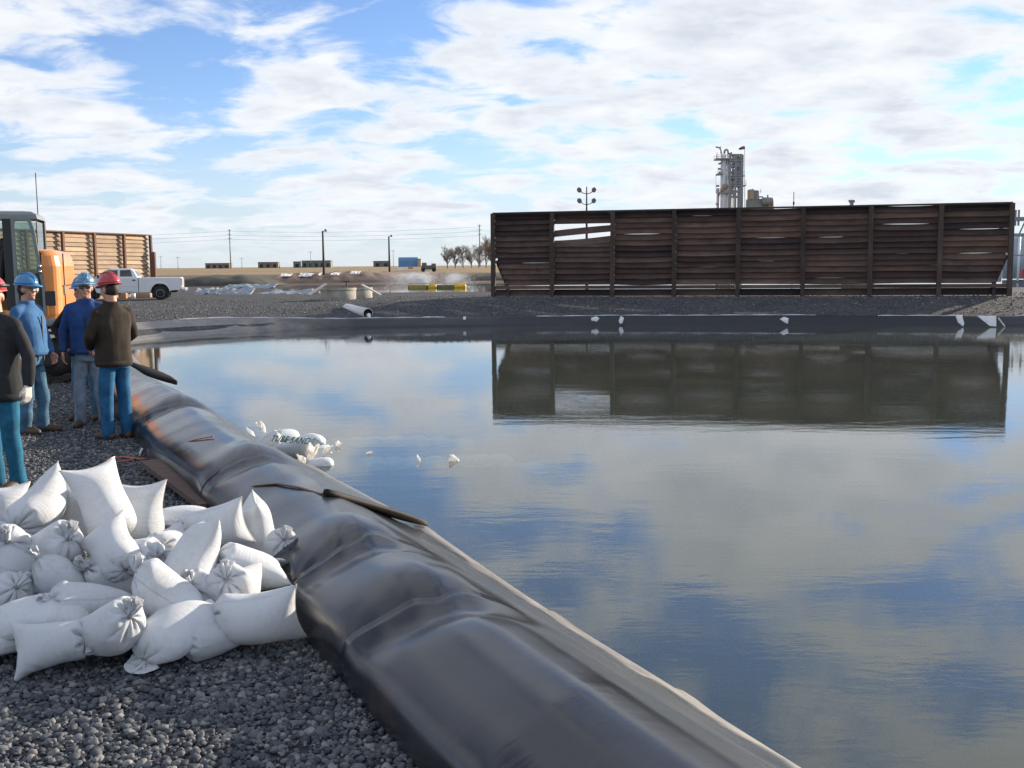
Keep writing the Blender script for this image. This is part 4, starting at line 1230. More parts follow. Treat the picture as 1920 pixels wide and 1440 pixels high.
def sack_mesh(X, name):
    Nr, M = X.shape[:2]
    idx = np.arange(Nr * M).reshape(Nr, M)
    nx = np.roll(idx, -1, 1)
    f = np.stack([idx[:-1], nx[:-1], nx[1:], idx[1:]], -1).reshape(-1, 4)
    me = bpy.data.meshes.new(name)
    P = X.reshape(-1, 3)
    me.from_pydata(P.tolist(), [], f.tolist())
    me.polygons.foreach_set('use_smooth', np.ones(len(me.polygons), dtype=bool))
    a = me.attributes.new('wu', 'FLOAT', 'POINT'); a.data.foreach_set('value', np.tile(np.arange(M) / M, Nr).astype(np.float32))
    a = me.attributes.new('wv', 'FLOAT', 'POINT'); a.data.foreach_set('value', np.repeat(np.arange(Nr) / Nr, M).astype(np.float32))
    bm = bmesh.new(); bm.from_mesh(me)
    bmesh.ops.recalc_face_normals(bm, faces=bm.faces); bm.to_mesh(me); bm.free()
    me.update()
    return me
def bag_material(name, base=(.80, .84, .89), dirt=.35):
    m = bpy.data.materials.new(name); m.use_nodes = True
    t = NT(m.node_tree); b = t.n['Principled BSDF']
    oi = t.new('ShaderNodeObjectInfo').outputs['Random']
    co = t.new('ShaderNodeTexCoord').outputs['Object']
    off = t.new('ShaderNodeVectorMath', operation='ADD', ins={0: co, 1: t.new('ShaderNodeCombineXYZ', ins={0: t.math('MULTIPLY', oi, 40.), 1: t.math('MULTIPLY', oi, 17.), 2: 0.}).outputs[0]}).outputs[0]
    n = t.noise(off, 5, 6, .65); n2 = t.noise(off, 40, 4, .6)
    k = t.new('ShaderNodeMapRange', ins={0: t.math('ADD', n, t.math('MULTIPLY', n2, .25)), 1: .62, 2: .9, 3: 0, 4: dirt}).outputs[0]
    c = t.mix(k, base, (.50, .44, .37))
    wu = t.new('ShaderNodeAttribute', attribute_name='wu').outputs['Fac']; wv = t.new('ShaderNodeAttribute', attribute_name='wv').outputs['Fac']
    a_ = t.math('SINE', t.math('MULTIPLY', wu, 2 * PI * 190)); b_ = t.math('SINE', t.math('MULTIPLY', wv, 2 * PI * 170))
    weave = t.math('MULTIPLY', a_, b_)
    t.l.new(c, b.inputs['Base Color'])
    b.inputs['Roughness'].default_value = .5; b.inputs['Specular IOR Level'].default_value = .35
    wvv = t.new('ShaderNodeCombineXYZ', ins={0: t.math('MULTIPLY', wu, 7.), 1: t.math('MULTIPLY', wv, 42.), 2: t.math('MULTIPLY', oi, 30.)}).outputs[0]
    crinkle = t.math('ADD', t.noise(wvv, 1.0, 3, .55, .5), t.math('MULTIPLY', t.noise(off, 16, 3, .5), .5))
    t.l.new(t.bump(t.math('ADD', t.math('MULTIPLY', weave, .12), t.math('MULTIPLY', crinkle, 1.0)), .75, .011), b.inputs['Normal'])
    tl = t.new('ShaderNodeBsdfTranslucent', ins={'Color': (.85, .82, .76, 1)}).outputs[0]
    out = t.n['Material Output']
    mx = t.new('ShaderNodeMixShader', ins={0: .12, 1: b.outputs[0], 2: tl}).outputs[0]
    t.l.new(mx, out.inputs[0])
    return m
M_BAG = bag_material('white_woven_sack')
M_TIE = mat('grey_tie_cord', (.25, .25, .24), .8)
M_STITCH = mat('sewn_edge_thread', (.66, .63, .56), .85)

VAR = []
_specs = [dict(seed=1, fill=1.06), dict(seed=2, fill=.92), dict(seed=3, fill=1.18, W=.42), dict(seed=4, fill=1.08, gdir=(0, 1, 0), floor=False),
          dict(seed=5, fill=1.08, gdir=(0, -1, 0), floor=False), dict(seed=6, fill=.78), dict(seed=7, fill=1.1, gdir=(.7, .35, -.6), floor=False),
          dict(seed=8, fill=1.04, floor=False), dict(seed=9, fill=.90, gdir=(-.6, 0, -.8), floor=False)]
for sp in _specs:
    X = sack(**sp)
    lump = SN(sp['seed'] + 300, 16, 14, 45)(X.reshape(-1, 3)).reshape(X.shape[:2])
    cc = X.mean((0, 1)); dirn = X - cc; dirn /= np.linalg.norm(dirn, axis=-1, keepdims=True) + 1e-6
    X = X + dirn * (.016 * lump * np.clip(np.arange(X.shape[0]) / 6., 0, 1)[:, None] * (X[..., 2] > .004 if sp.get('floor', True) else 1))[..., None]
    me = sack_mesh(X, 'sack'); me.materials.append(M_BAG)
    nk = X.shape[0] - 9
    neck = X[nk].mean(0); nax = X[nk + 1].mean(0) - X[nk - 1].mean(0)
    edge = X[0, :X.shape[1] // 2 + 1]
    o1 = MB().tube([Vector(p) for p in edge[::2]], .0035, 5).build('sewn_edge', M_STITCH); em = o1.data; bpy.data.objects.remove(o1)
    o1 = MB().lathe([(.0165, -.004), (.019, 0), (.0165, .004)], Vector(neck), 12, axis=Vector(nax), cap0=False, cap1=False).build('tie', M_TIE); tm = o1.data; bpy.data.objects.remove(o1)
    VAR.append(dict(me=me, em=em, tm=tm, c=X[:nk].mean((0, 1)), X=X))
def bag(var, px_, py_, z, axis, roll, label, sc=1.0, group='white sandbags heaped on the gravel', name='sandbag', m=None, parts=True, sq=(1, 1, 1)):
    """axis: world direction the tied end points to; roll: turn about it; the middle lies on the ray through (px, py) at height z"""
    vd = VAR[var]
    p = on_z(px_, py_, z)
    yv = Vector(axis).normalized()
    zv = Vector((0, 0, 1)); zv = zv - yv * zv.dot(yv)
    if zv.length < .05: zv = Vector((0, -1, 0)) - yv * (-yv.y)
    zv.normalize(); xv = yv.cross(zv)
    Rm = Matrix((xv, yv, zv)).transposed() @ Matrix.Rotation(rad(roll), 3, 'Y')
    root = bpy.data.objects.new(name, vd['me']); link(root)
    root.rotation_euler = Rm.to_euler()
    s3 = Vector((sc * sq[0], sc * sq[1], sc * sq[2])); root.scale = s3
    c = Vector(vd['c']); c = Vector((c.x * s3.x, c.y * s3.y, c.z * s3.z))
    root.location = p - Rm @ c
    tag(root, label, 'sandbag', group)
    if parts:
        put('sewn_edge', vd['em'], root, (0, 0, 0)); put('tie', vd['tm'], root, (0, 0, 0))
    return root
# ------------------------------------------------------------------ the heap on the gravel
def B(var, zx, zy, z, axis, roll, label, sc=1.0, sq=(1, 1, 1)):
    return bag(var, zx / 3.0, 820 + zy / 3.0, z, axis, roll, label, sc * .88, sq=sq)
B(3, 585, 375, .52, (.42, -.20, -.85), 10, 'tall sandbag standing at the top of the heap, sewn end up', 1.08, (1, 1.08, 1))
B(7, 215, 400, .47, (.12, -.86, -.40), 80, 'sandbag with a peaked corner and tied end to the front, upper left', 1.10)
B(3, 425, 425, .38, (.12, .30, -.95), 15, 'sandbag half hidden behind the tall top one, left of it', 1.0)
B(3, 800, 450, .36, (.06, -.25, -.97), 20, 'slim upright sandbag just right of the tall top one', 1.0)
B(1, 1000, 470, .27, (-.85, -.35, -.05), 20, 'sandbag with a drooping pointed end behind the heap, facing the bank', 1.0)
B(7, 1190, 500, .37, (-.88, -.30, -.22), 70, 'sandbag at the upper right with its long sewn edge standing upright', 1.0)
B(3, 1440, 520, .28, (.02, .10, -1), 60, 'upright sandbag with a loose thread at its top corner, right of the heap', .95)
B(6, 1575, 625, .20, (.25, -.95, .05), 30, 'tied sandbag end facing out, rightmost beside the liner', .86)
B(7, 290, 625, .40, (.80, -.58, .04), 0, 'long sandbag lying across the left of the heap with a pleated end', 1.05)
B(8, 745, 690, .32, (.90, -.30, .08), -10, 'sandbag lying in the middle of the heap under the tall one', 1.0)
B(4, 345, 815, .27, (-.45, -.30, .80), 12, 'upright sandbag with a crumpled neck at its top left', .86)
B(3, 1085, 690, .34, (-.35, -.45, -.78), 25, 'plump sandbag leaning in the centre right of the heap', 1.05)
B(1, 100, 830, .24, (-.90, -.35, .02), 10, 'sandbag near the left edge below the long pleated one', 1.0)
B(6, 15, 905, .20, (.45, -.85, .15), 0, 'sandbag with a ruffled open neck at the left edge', .95)
B(8, 1395, 735, .25, (-.82, -.35, .32), 0, 'wrinkled sandbag with a knotted neck at its left, right of centre', 1.0)
B(7, 940, 880, .27, (-.86, -.22, .30), 12, 'sandbag with a pointed end to the right, above the front row', 1.0)
B(8, 640, 800, .24, (-.55, -.55, .45), 10, 'slack sandbag with a gauzy open neck in the middle of the heap', .95)
B(6, 1320, 850, .23, (.05, -.97, .02), 50, 'round tied sandbag end facing the camera, right of centre', .98)
B(1, 1270, 970, .12, (.25, -.92, -.05), 0, 'low sandbag with a small knot wedged behind the front row', .95)
B(5, 1545, 770, .12, (.25, -.50, .55), 0, 'small crumpled sandbag neck wedged against the liner', .7)
B(1, 215, 1010, .20, (-.92, -.25, -.08), 0, 'sandbag lying behind the front left one', 1.08)
B(5, 770, 1075, .10, (.25, -.85, .22), 0, 'sandbag mostly hidden between the front ones, only its knot showing', .85)
B(7, 620, 1075, .20, (.72, -.62, .12), -15, 'sagging sandbag with its pleated end turned up, front row', 1.0)
B(8, 300, 1165, .15, (.93, .20, .10), 62, 'front left sandbag, its stitched end standing to the left', .86)
B(0, 985, 1085, .15, (-.48, -.80, -.22), -5, 'front sandbag with its knotted end pointing at the camera', 1.02)
B(7, 1430, 1010, .18, (-.90, -.30, -.16), 66, 'big front right sandbag with a tall sewn corner beside the liner', 1.06)
B(3, 5, 470, .33, (.10, -.25, -.95), 0, 'sandbag at the left edge behind the heap', 1.05)
B(1, 25, 1120, .12, (-.8, -.5, .0), 0, 'sandbag cut by the left edge of the picture near the front', 1.0)

B(7, 40, 620, .42, (.55, -.75, .05), 20, 'sandbag between the upper left one and the left edge, tied end out', .95)
B(3, 640, 640, .40, (.50, -.55, -.40), 40, 'small sandbag tucked under the tall top one', .9)
B(7, 1180, 880, .20, (-.30, -.85, .15), 10, 'sandbag with a crumpled neck between the pointed one and the front right', .9)
B(8, 470, 930, .24, (-.70, -.60, .15), 25, 'sandbag wedged behind the pleated front one', .9)
B(7, 930, 620, .34, (.35, -.80, .05), 60, 'sandbag filling the gap right of the slim upright one', .85)
B(8, 1180, 1130, .10, (-.6, -.75, .05), 0, 'low sandbag between the knotted front one and the big front right one', .8)
B(7, 120, 730, .33, (-.60, -.70, .05), 0, 'sandbag under the long pleated one at the left', .95)

# ------------------------------------------------------------------ bags in the water
def film_material():
    m = bpy.data.materials.new('clear_plastic_film'); m.use_nodes = True
    t = NT(m.node_tree); b = t.n['Principled BSDF']
    b.inputs['Base Color'].default_value = (.86, .85, .83, 1); b.inputs['Roughness'].default_value = .3
    tl = t.new('ShaderNodeBsdfTranslucent', ins={'Color': (.92, .89, .86, 1)}).outputs[0]
    mx = t.new('ShaderNodeMixShader', ins={0: .45, 1: b.outputs[0], 2: tl}).outputs[0]
    tp_ = t.new('ShaderNodeBsdfTransparent').outputs[0]
    mx = t.new('ShaderNodeMixShader', ins={0: .22, 1: mx, 2: tp_}).outputs[0]
    t.l.new(mx, t.n['Material Output'].inputs[0])
    return m
M_FILM = film_material()
M_WETBAG = mat('wet_printed_sack', (.62, .67, .69), .3, var=.15, scale=6, bump=.3, bscale=25)
M_SUNK = mat('sunken_sack', (.78, .84, .82), .7, var=.1, scale=3)
M_GREEN = mat('green_print', (.03, .16, .10), .6)
def tuft_mesh(seed, R0=.016, R1=.062, H=.15, lobes=9):
    """gathered, crumpled neck of thin plastic"""
    r = np.random.RandomState(seed); n = 60; rings = []
    ph = r.uniform(0, 6, 8); nz = SN(seed + 40, 14, 14, 60)
    for i in range(16):
        u = i / 15
        rad0 = R0 + (R1 - R0) * (u ** .7) * (1 - .5 * max(0, u - .5) / .5)
        ring = []
        for k in range(n):
            a = 2 * PI * k / n
            f = 1 + min(1, u * 1.6) * (.26 * math.sin(lobes * a + ph[0] + 5 * u) + .20 * math.sin((lobes + 4) * a + ph[1] - 3 * u) + .25 * math.sin(2 * a + ph[2]))
            p = Vector((rad0 * f * math.cos(a) * 1.25, rad0 * f * math.sin(a) * .7, H * u * (1 + .3 * math.sin(2 * a + ph[3]) * u)))
            d = float(nz(np.array(p))) * .028 * u
            ring.append(p + Vector((d, -d * .7, d * .8)) + Vector((.05 * u * u, 0, 0)))
        rings.append(ring)
    o = MB().loft(rings, False, False, False).build('gathered_neck', M_FILM); me = o.data; bpy.data.objects.remove(o)
    return me
TUFT = [tuft_mesh(k, H=.15 + .03 * k, lobes=7 + 2 * k) for k in range(3)]
WD = W_PTS[6] - W_PTS[4]; WD.z = 0; WD.normalize()      # along the waterline, away from the camera
def wbag(var, x, y, z, axis, roll, label, m, sc=1.0, sq=(1, 1, 1)):
    o = bag(var, x, y, z, axis, roll, label, sc, 'bags lying in the pond', 'sunken_bag' if m is M_SUNK else 'floating_bag', parts=False, sq=sq)
    o.data = o.data.copy(); o.data.materials.clear(); o.data.materials.append(m); o['category'] = 'bag'
    return o
def tuft(parent, x, y, z, axis, size, k):
    p = on_z(x, y, z)
    mw = Matrix.LocRotScale(p, Vector(axis).to_track_quat('Z', 'Y'), Vector((size,) * 3))
    o = bpy.data.objects.new('gathered_neck', TUFT[k]); link(o, parent)
    pm = Matrix.LocRotScale(parent.location, parent.rotation_euler.to_quaternion(), parent.scale)
    o.matrix_basis = pm.inverted() @ mw
    return o
ax_ = (-WD.x, -WD.y, 0)
TB = Vector((.84, -.54, 0))
tb = wbag(7, 554, 841, -.56, tuple(TB), 0, 'green-lettered tube sand bag half awash at the liner edge', M_WETBAG, 1.0, (.72, 1.75, .95))
tuft(tb, 478, 822, -.52, (-.5, .2, .8), 1.0, 0); tuft(tb, 572, 868, -.52, (-.5, -.5, .5), .7, 1)
b2 = wbag(1, 532, 818, -.66, (.9, .5, 0), 0, 'grey-blue wet bag awash behind the lettered one', M_WETBAG, 1.0)
tuft(b2, 497, 812, -.60, (-.4, .2, .8), .75, 2)
b3 = wbag(1, 584, 826, -.68, (.7, -.7, 0), 0, 'wet bag awash right of the grey-blue one', M_WETBAG, 1.0)
b4 = wbag(3, 601, 874, -.72, (.9, .2, -.05), 0, 'white wet bag with a pointed end nearest the camera in the water', M_BAG, .85)
tuft(b4, 582, 862, -.60, (.1, -.5, .8), 1.05, 2)
b6 = wbag(7, 505, 828, -.62, (.85, .3, .1), 0, 'white bag awash at the upper end of the bag heap in the water', M_BAG, .85)
b5 = wbag(5, 600, 846, -.76, (.6, .6, .1), 0, 'low bag corner poking from the water beyond the others', M_WETBAG, .8)
tuft(b5, 606, 850, -.68, (.5, -.1, .6), .8, 0)
# lettering, laid on the tube bag's upper side facing the bank
cu = bpy.data.curves.new('lettering', 'FONT'); cu.body = 'TUBE SAND'; cu.size = .125; cu.space_character = 1.15; cu.align_x = 'CENTER'; cu.align_y = 'CENTER'; cu.offset = .003
tmp = bpy.data.objects.new('lettering', cu); link(tmp)
dg = bpy.context.evaluated_depsgraph_get()
tme = bpy.data.meshes.new_from_object(tmp.evaluated_get(dg)); bpy.data.objects.remove(tmp)
bm = bmesh.new(); bm.from_mesh(tme)
bmesh.ops.triangulate(bm, faces=bm.faces); bmesh.ops.subdivide_edges(bm, edges=bm.edges, cuts=1); bm.to_mesh(tme); bm.free()
tme.materials.clear(); tme.materials.append(M_GREEN)
lo = bpy.data.objects.new('lettering', tme); link(lo, tb)
# text frame: x runs to the right in the picture along the bag, y up the bag's side
xd = TB.normalized(); nd = Vector((-.3, -.6, .75)); nd -= xd * nd.dot(xd); nd.normalize(); yd = nd.cross(xd)
mw = Matrix((xd, yd, nd)).transposed().to_4x4(); 
ctr = on_z(553, 836, -.44)
mw.translation = ctr + nd * .12
pm = Matrix.LocRotScale(tb.location, tb.rotation_euler.to_quaternion(), tb.scale)
lo.matrix_basis = pm.inverted() @ mw
# press the letters onto the cloth
from mathutils.bvhtree import BVHTree
bv = BVHTree.FromPolygons([v.co for v in tb.data.vertices], [tuple(p.vertices) for p in tb.data.polygons])
li = lo.matrix_basis; lii = li.inverted(); dloc = (pm.to_3x3().inverted() @ (-nd)).normalized()
for v in tme.vertices:
    p = li @ v.co; h = bv.ray_cast(p, dloc, 1.0)
    if h[0] is not None: v.co = lii @ (h[0] - dloc * .004)
# small floating bits
fb = on_z(850, 864, WATER_Z)
o = bpy.data.objects.new('floating_bag', VAR[6]['me'].copy()); o.data.materials.clear(); o.data.materials.append(M_FILM); link(o)
o.scale = (.40, .36, .40); o.rotation_euler = (rad(20), 0, rad(70)); o.location = fb + Vector((0, 0, .02))
tag(o, 'round clear plastic bag floating alone out on the pond', 'bag', 'bags lying in the pond')
for k, (x, y, s_, lb) in enumerate(((631, 838, .55, 'small white scrap of plastic floating just beyond the bags'), (685, 852, .45, 'small white scrap floating second from the bags'), (788, 866, .4, 'small white upright scrap left of the round floating bag'), (622, 852, .25, 'tiniest white scrap floating beside the bags'))):
    p = on_z(x, y, WATER_Z - .01); o = bpy.data.objects.new('floating_scrap', TUFT[k % 3]); link(o); o.location = p; o.scale = (s_,) * 3
    o.rotation_euler = (rad((20, 60, -15, 40)[k]), rad(15), k); tag(o, lb, 'scrap', 'scraps floating on the pond')
# rows of sunken bags just under the surface
row1 = [(702, 868), (742, 868), (780, 867), (818, 866), (872, 864), (905, 862), (938, 862)]
row2 = [(632, 831), (668, 829), (705, 828), (742, 827), (785, 826), (825, 827), (870, 832)]
nm = ('first', 'second', 'third', 'fourth', 'fifth', 'sixth', 'seventh')
for rname, rw_ in (('nearer', row1), ('farther', row2)):
    for k, (x, y) in enumerate(rw_):
        wbag(1, x, y, -.805, (.35 + .1 * (k % 2), -.9, 0), 0, f'sunken pale bag, {nm[k]} from the bank in the {rname} underwater row', M_SUNK, 1.0, (.95, .95, .7))
wbag(1, 1000, 876, -.86, (.3, -.9, 0), 0, 'deepest sunken pale bag, beyond the end of the nearer underwater row', M_SUNK, 1.0, (1, 1, .6))

# ------------------------------------------------------------------ boards, strips and cord at the bank
def bank_strip(pxs, widths, th, z_off, m, name, label, cat):
    """flat strip following picture points that lie on the bank"""
    P = []
    for (x, y) in pxs:
        zc = 0.0
        for _ in range(25):
            p = on_z(x, y, zc); zc = .5 * zc + .5 * (berm_at(p.x, p.y) + z_off)
        P.append(on_z(x, y, zc))
    rings = []
    c0 = P[0].copy()
    for i, p in enumerate(P):
        t = (P[min(i + 1, len(P) - 1)] - P[max(i - 1, 0)]).normalized(); s_ = t.cross(Vector((0, 0, 1))).normalized(); u = s_.cross(t)
        w_ = widths[i] / 2; q_ = p - c0
        rings.append([q_ + s_ * w_, q_ - s_ * w_, q_ - s_ * w_ + u * th, q_ + s_ * w_ + u * th])
    o = MB().loft(rings, True, True, False).build(name, m); o.location = c0
    return tag(o, label, cat)
M_STRIP = mat('dark_wet_strip', (.018, .016, .015), .7, spec=.2, var=.3, scale=6)
pA = on_z(283, 866, .10); pB = on_z(398, 948, .06)
o = MB().bar(Vector((0, 0, 0)), pB - pA, .20, .045).build('plank', M_BOARD); o.location = pA
tag(o, 'weathered brown plank lying against the foot of the liner bank', 'plank')
def on_bank(x, y, lift):
    zc = 0.0
    for _ in range(30):
        p = on_z(x, y, zc); zc = .6 * zc + .4 * (berm_at(p.x, p.y) + lift)
    return on_z(x, y, zc)
def lens_board(pa, pb, w_, th, label):
    pa = Vector(pa); pb = Vector(pb); t = (pb - pa); L_ = t.length; t.normalize(); s_ = t.cross(Vector((0, 0, 1))).normalized(); u = s_.cross(t)
    rings = []
    for i in range(13):
        f = i / 12; k = w_ * (.12 + .88 * math.sin(PI * min(1, .05 + f * .80))) * (1.0 if f < .8 else (1 - (f - .8) / .2 * .75))
        q_ = t * (L_ * f)
        rings.append([q_ + s_ * k / 2, q_ + s_ * k * .3 - u * th * .5, q_ - s_ * k * .3 - u * th * .5, q_ - s_ * k / 2, q_ - s_ * k * .3 + u * th, q_ + s_ * k * .3 + u * th])
    o = MB().loft(rings, True, True, True).build('liner_flap', M_STRIP); o.location = pa
    return tag(o, label, 'flap')
lens_board(on_bank(612, 925, .03), on_z(800, 984, -.62), .22, .03, 'long dark folded flap sliding from the bank into the water')
lens_board(on_z(246, 684, -.25), on_z(331, 719, -.58), .45, .06, 'dark triangular flap at the water edge beside the man in brown')
bank_strip([(400, 955), (440, 930), (480, 912), (520, 908), (560, 915), (610, 930)], [.022] * 6, .010, .008, M_BOARD, 'dark_strap', 'dark strap draped over the bank in line with the long flap', 'strap')
M_CORD = mat('orange_cord', (.48, .16, .09), .7)
def cord(pxs, r_, label, z=.02, bankside=False):
    P = []
    for x, y in pxs:
        if bankside:
            zc = 0.0
            for _ in range(25):
                p = on_z(x, y, zc); zc = .5 * zc + .5 * (berm_at(p.x, p.y) + .02)
            P.append(on_z(x, y, zc))
        else: P.append(on_z(x, y, z))
    # smooth the path
    Q = []
    for i in range(len(P) - 1):
        for k in range(6):
            u = k / 6; p0 = P[max(i - 1, 0)]; p1 = P[i]; p2 = P[i + 1]; p3 = P[min(i + 2, len(P) - 1)]
            Q.append(.5 * ((2 * p1) + (p2 - p0) * u + (2 * p0 - 5 * p1 + 4 * p2 - p3) * u * u + (3 * p1 - p0 - 3 * p2 + p3) * u ** 3))
    Q.append(P[-1])
    o = MB().tube([q_ - Q[0] for q_ in Q], r_, 6).build('cord', M_CORD); o.location = Q[0]
    return tag(o, label, 'cord')
cord([(285, 858), (265, 861), (246, 858), (225, 857), (205, 859), (201, 863), (215, 866), (240, 863), (250, 860), (235, 857)], .008, 'orange cord looped on the gravel by the plank')
cord([(290, 858), (300, 852), (330, 838), (360, 826), (400, 818)], .006, 'orange cord running up the bank from the plank end', bankside=True)
pw_ = on_z(262, 857, .0)
o = MB().tube([Vector((0, 0, 0)), Vector((.01, 0, .05)), Vector((.03, .01, .09))], .012, 8).build('survey_tag', M_PVC); o.location = pw_
tag(o, 'small white peg standing in the gravel by the orange cord', 'peg')
# ================================================================== people
def remesh(parts, voxel, smooth=3, sfac=.5):
    mb = MB()
    for vs, fs in parts: mb.add(vs, fs)
    me = bpy.data.meshes.new('tmp'); me.from_pydata([tuple(v) for v in mb.v], [], mb.f); me.update()
    bm = bmesh.new(); bm.from_mesh(me); bmesh.ops.recalc_face_normals(bm, faces=bm.faces); bm.to_mesh(me); bm.free()
    ob = bpy.data.objects.new('tmp', me); link(ob)
    md = ob.modifiers.new('r', 'REMESH'); md.mode = 'VOXEL'; md.voxel_size = voxel
    if smooth:
        sm = ob.modifiers.new('s', 'SMOOTH'); sm.iterations = smooth; sm.factor = sfac
    dg = bpy.context.evaluated_depsgraph_get()
    out = bpy.data.meshes.new_from_object(ob.evaluated_get(dg))
    bpy.data.objects.remove(ob); bpy.data.meshes.remove(me)
    out.polygons.foreach_set('use_smooth', np.ones(len(out.polygons), dtype=bool))
    return out
def _lathe(prof, c, axis, n=14):
    m = MB(); m.lathe(prof, c, n, axis=axis); return m.v, m.f
def cap(a, b, ra, rb, n=14):
    a = Vector(a); b = Vector(b); d = b - a; Ld = d.length
    prof = [(max(ra * math.sin(t), 1e-4), -ra * math.cos(t)) for t in np.linspace(0, PI / 2, 5)] + [(max(rb * math.cos(t), 1e-4), Ld + rb * math.sin(t)) for t in np.linspace(0, PI / 2, 5)]
    return _lathe(prof, a, d if Ld > 1e-6 else Vector((0, 0, 1)), n)
def ell(c, rx, ry, rz, n=16):
    m = MB(); m.lathe([(max(math.sin(t), 1e-4), -math.cos(t)) for t in np.linspace(0, PI, 11)], (0, 0, 0), n)
    return [(c[0] + x * rx, c[1] + y * ry, c[2] + z * rz) for x, y, z in m.v], m.f
def tor(sections, n=22):
    """stack of elliptical sections (z, rx, ry, cy, cx)"""
    rings = []
    for s_ in sections:
        z, rx, ry, cy = s_[:4]; cx_ = s_[4] if len(s_) > 4 else 0
        ring = []
        for k in range(n):
            a = 2 * PI * k / n; ca, sa = math.cos(a), math.sin(a)
            ring.append(Vector((cx_ + rx * math.copysign(abs(ca) ** .85, ca), cy + ry * math.copysign(abs(sa) ** .85, sa), z)))
        rings.append(ring)
    m = MB(); m.loft(rings, True, True); return m.v, m.f
def folds(me, seed, amp, f0=18, f1=70, sq=(1, 1, .55)):
    n = len(me.vertices); co = np.empty(n * 3); me.vertices.foreach_get('co', co); co = co.reshape(-1, 3)
    no = np.empty(n * 3); me.vertex_normals.foreach_get('vector', no); no = no.reshape(-1, 3)
    f = SN(seed, 18, f0, f1); w_ = SN(seed + 1, 8, 4, 9)
    d = f(co * np.array(sq)); d = np.sign(d) * np.abs(d) ** .8 * (.7 + .6 * w_(co))
    me.vertices.foreach_set('co', (co + no * (amp * d)[:, None] * 2.2).reshape(-1)); me.update()
def fabric(name, c, rough=.85, var=.22):
    return mat(name, c, rough, spec=.2, var=var, scale=9, bump=.25, bscale=120)
def skin_mat(c):
    m = mat('skin', c, .5, spec=.4, var=.12, scale=22)
    return m
M_SKIN = skin_mat((.52, .27, .19)); M_GLOVE = fabric('white_work_glove', (.62, .58, .52), .8, .12)
M_HAIR = mat('dark_brown_hair', (.025, .016, .012), .7, var=.3, scale=60); M_BOOT = mat('brown_boot_leather', (.07, .043, .028), .6, var=.3, scale=14); M_SOLE = mat('boot_sole', (.02, .018, .016), .8)
M_LENS = mat('dark_lens', (.01, .01, .012), .12); M_EYEW = mat('eye', (.02, .016, .014), .2); M_LIP = mat('lip', (.36, .14, .12), .5)

def hand(wrist, d, palm_n, thumb, curl=.45, glove=1.0):
    """five fingers; d = direction of the hand, palm_n = palm normal, thumb = side of the thumb"""
    d = Vector(d).normalized(); pn = Vector(palm_n); pn = (pn - d * pn.dot(d)).normalized(); th = Vector(thumb); th = th - d * th.dot(d) - pn * th.dot(pn); th.normalize()
    w_ = Vector(wrist); P = []
    for k in range(4):
        o = (1.5 - k) * .021
        P.append(cap(w_ + d * .01 + th * o * .6, w_ + d * .085 + th * o, .016 * glove, .0135 * glove, 8))
        Lf = (.068, .078, .072, .056)[k]; b0 = w_ + d * .09 + th * o
        d1 = (d * math.cos(curl) + pn * math.sin(curl)).normalized(); d2 = (d * math.cos(curl * 2.2) + pn * math.sin(curl * 2.2)).normalized()
        k1 = b0 + d1 * Lf * .55; P.append(cap(b0, k1, .0105 * glove, .0098 * glove, 8)); P.append(cap(k1, k1 + d2 * Lf * .45, .0098 * glove, .008 * glove, 8))
    tb_ = w_ + d * .025 + th * .03; t1 = tb_ + (d * .75 + th * .65 + pn * .2).normalized() * .045; t2 = t1 + (d * .95 + th * .1 + pn * .35).normalized() * .032
    P.append(cap(tb_, t1, .0145 * glove, .0115 * glove, 8)); P.append(cap(t1, t2, .011 * glove, .009 * glove, 8))
    return P

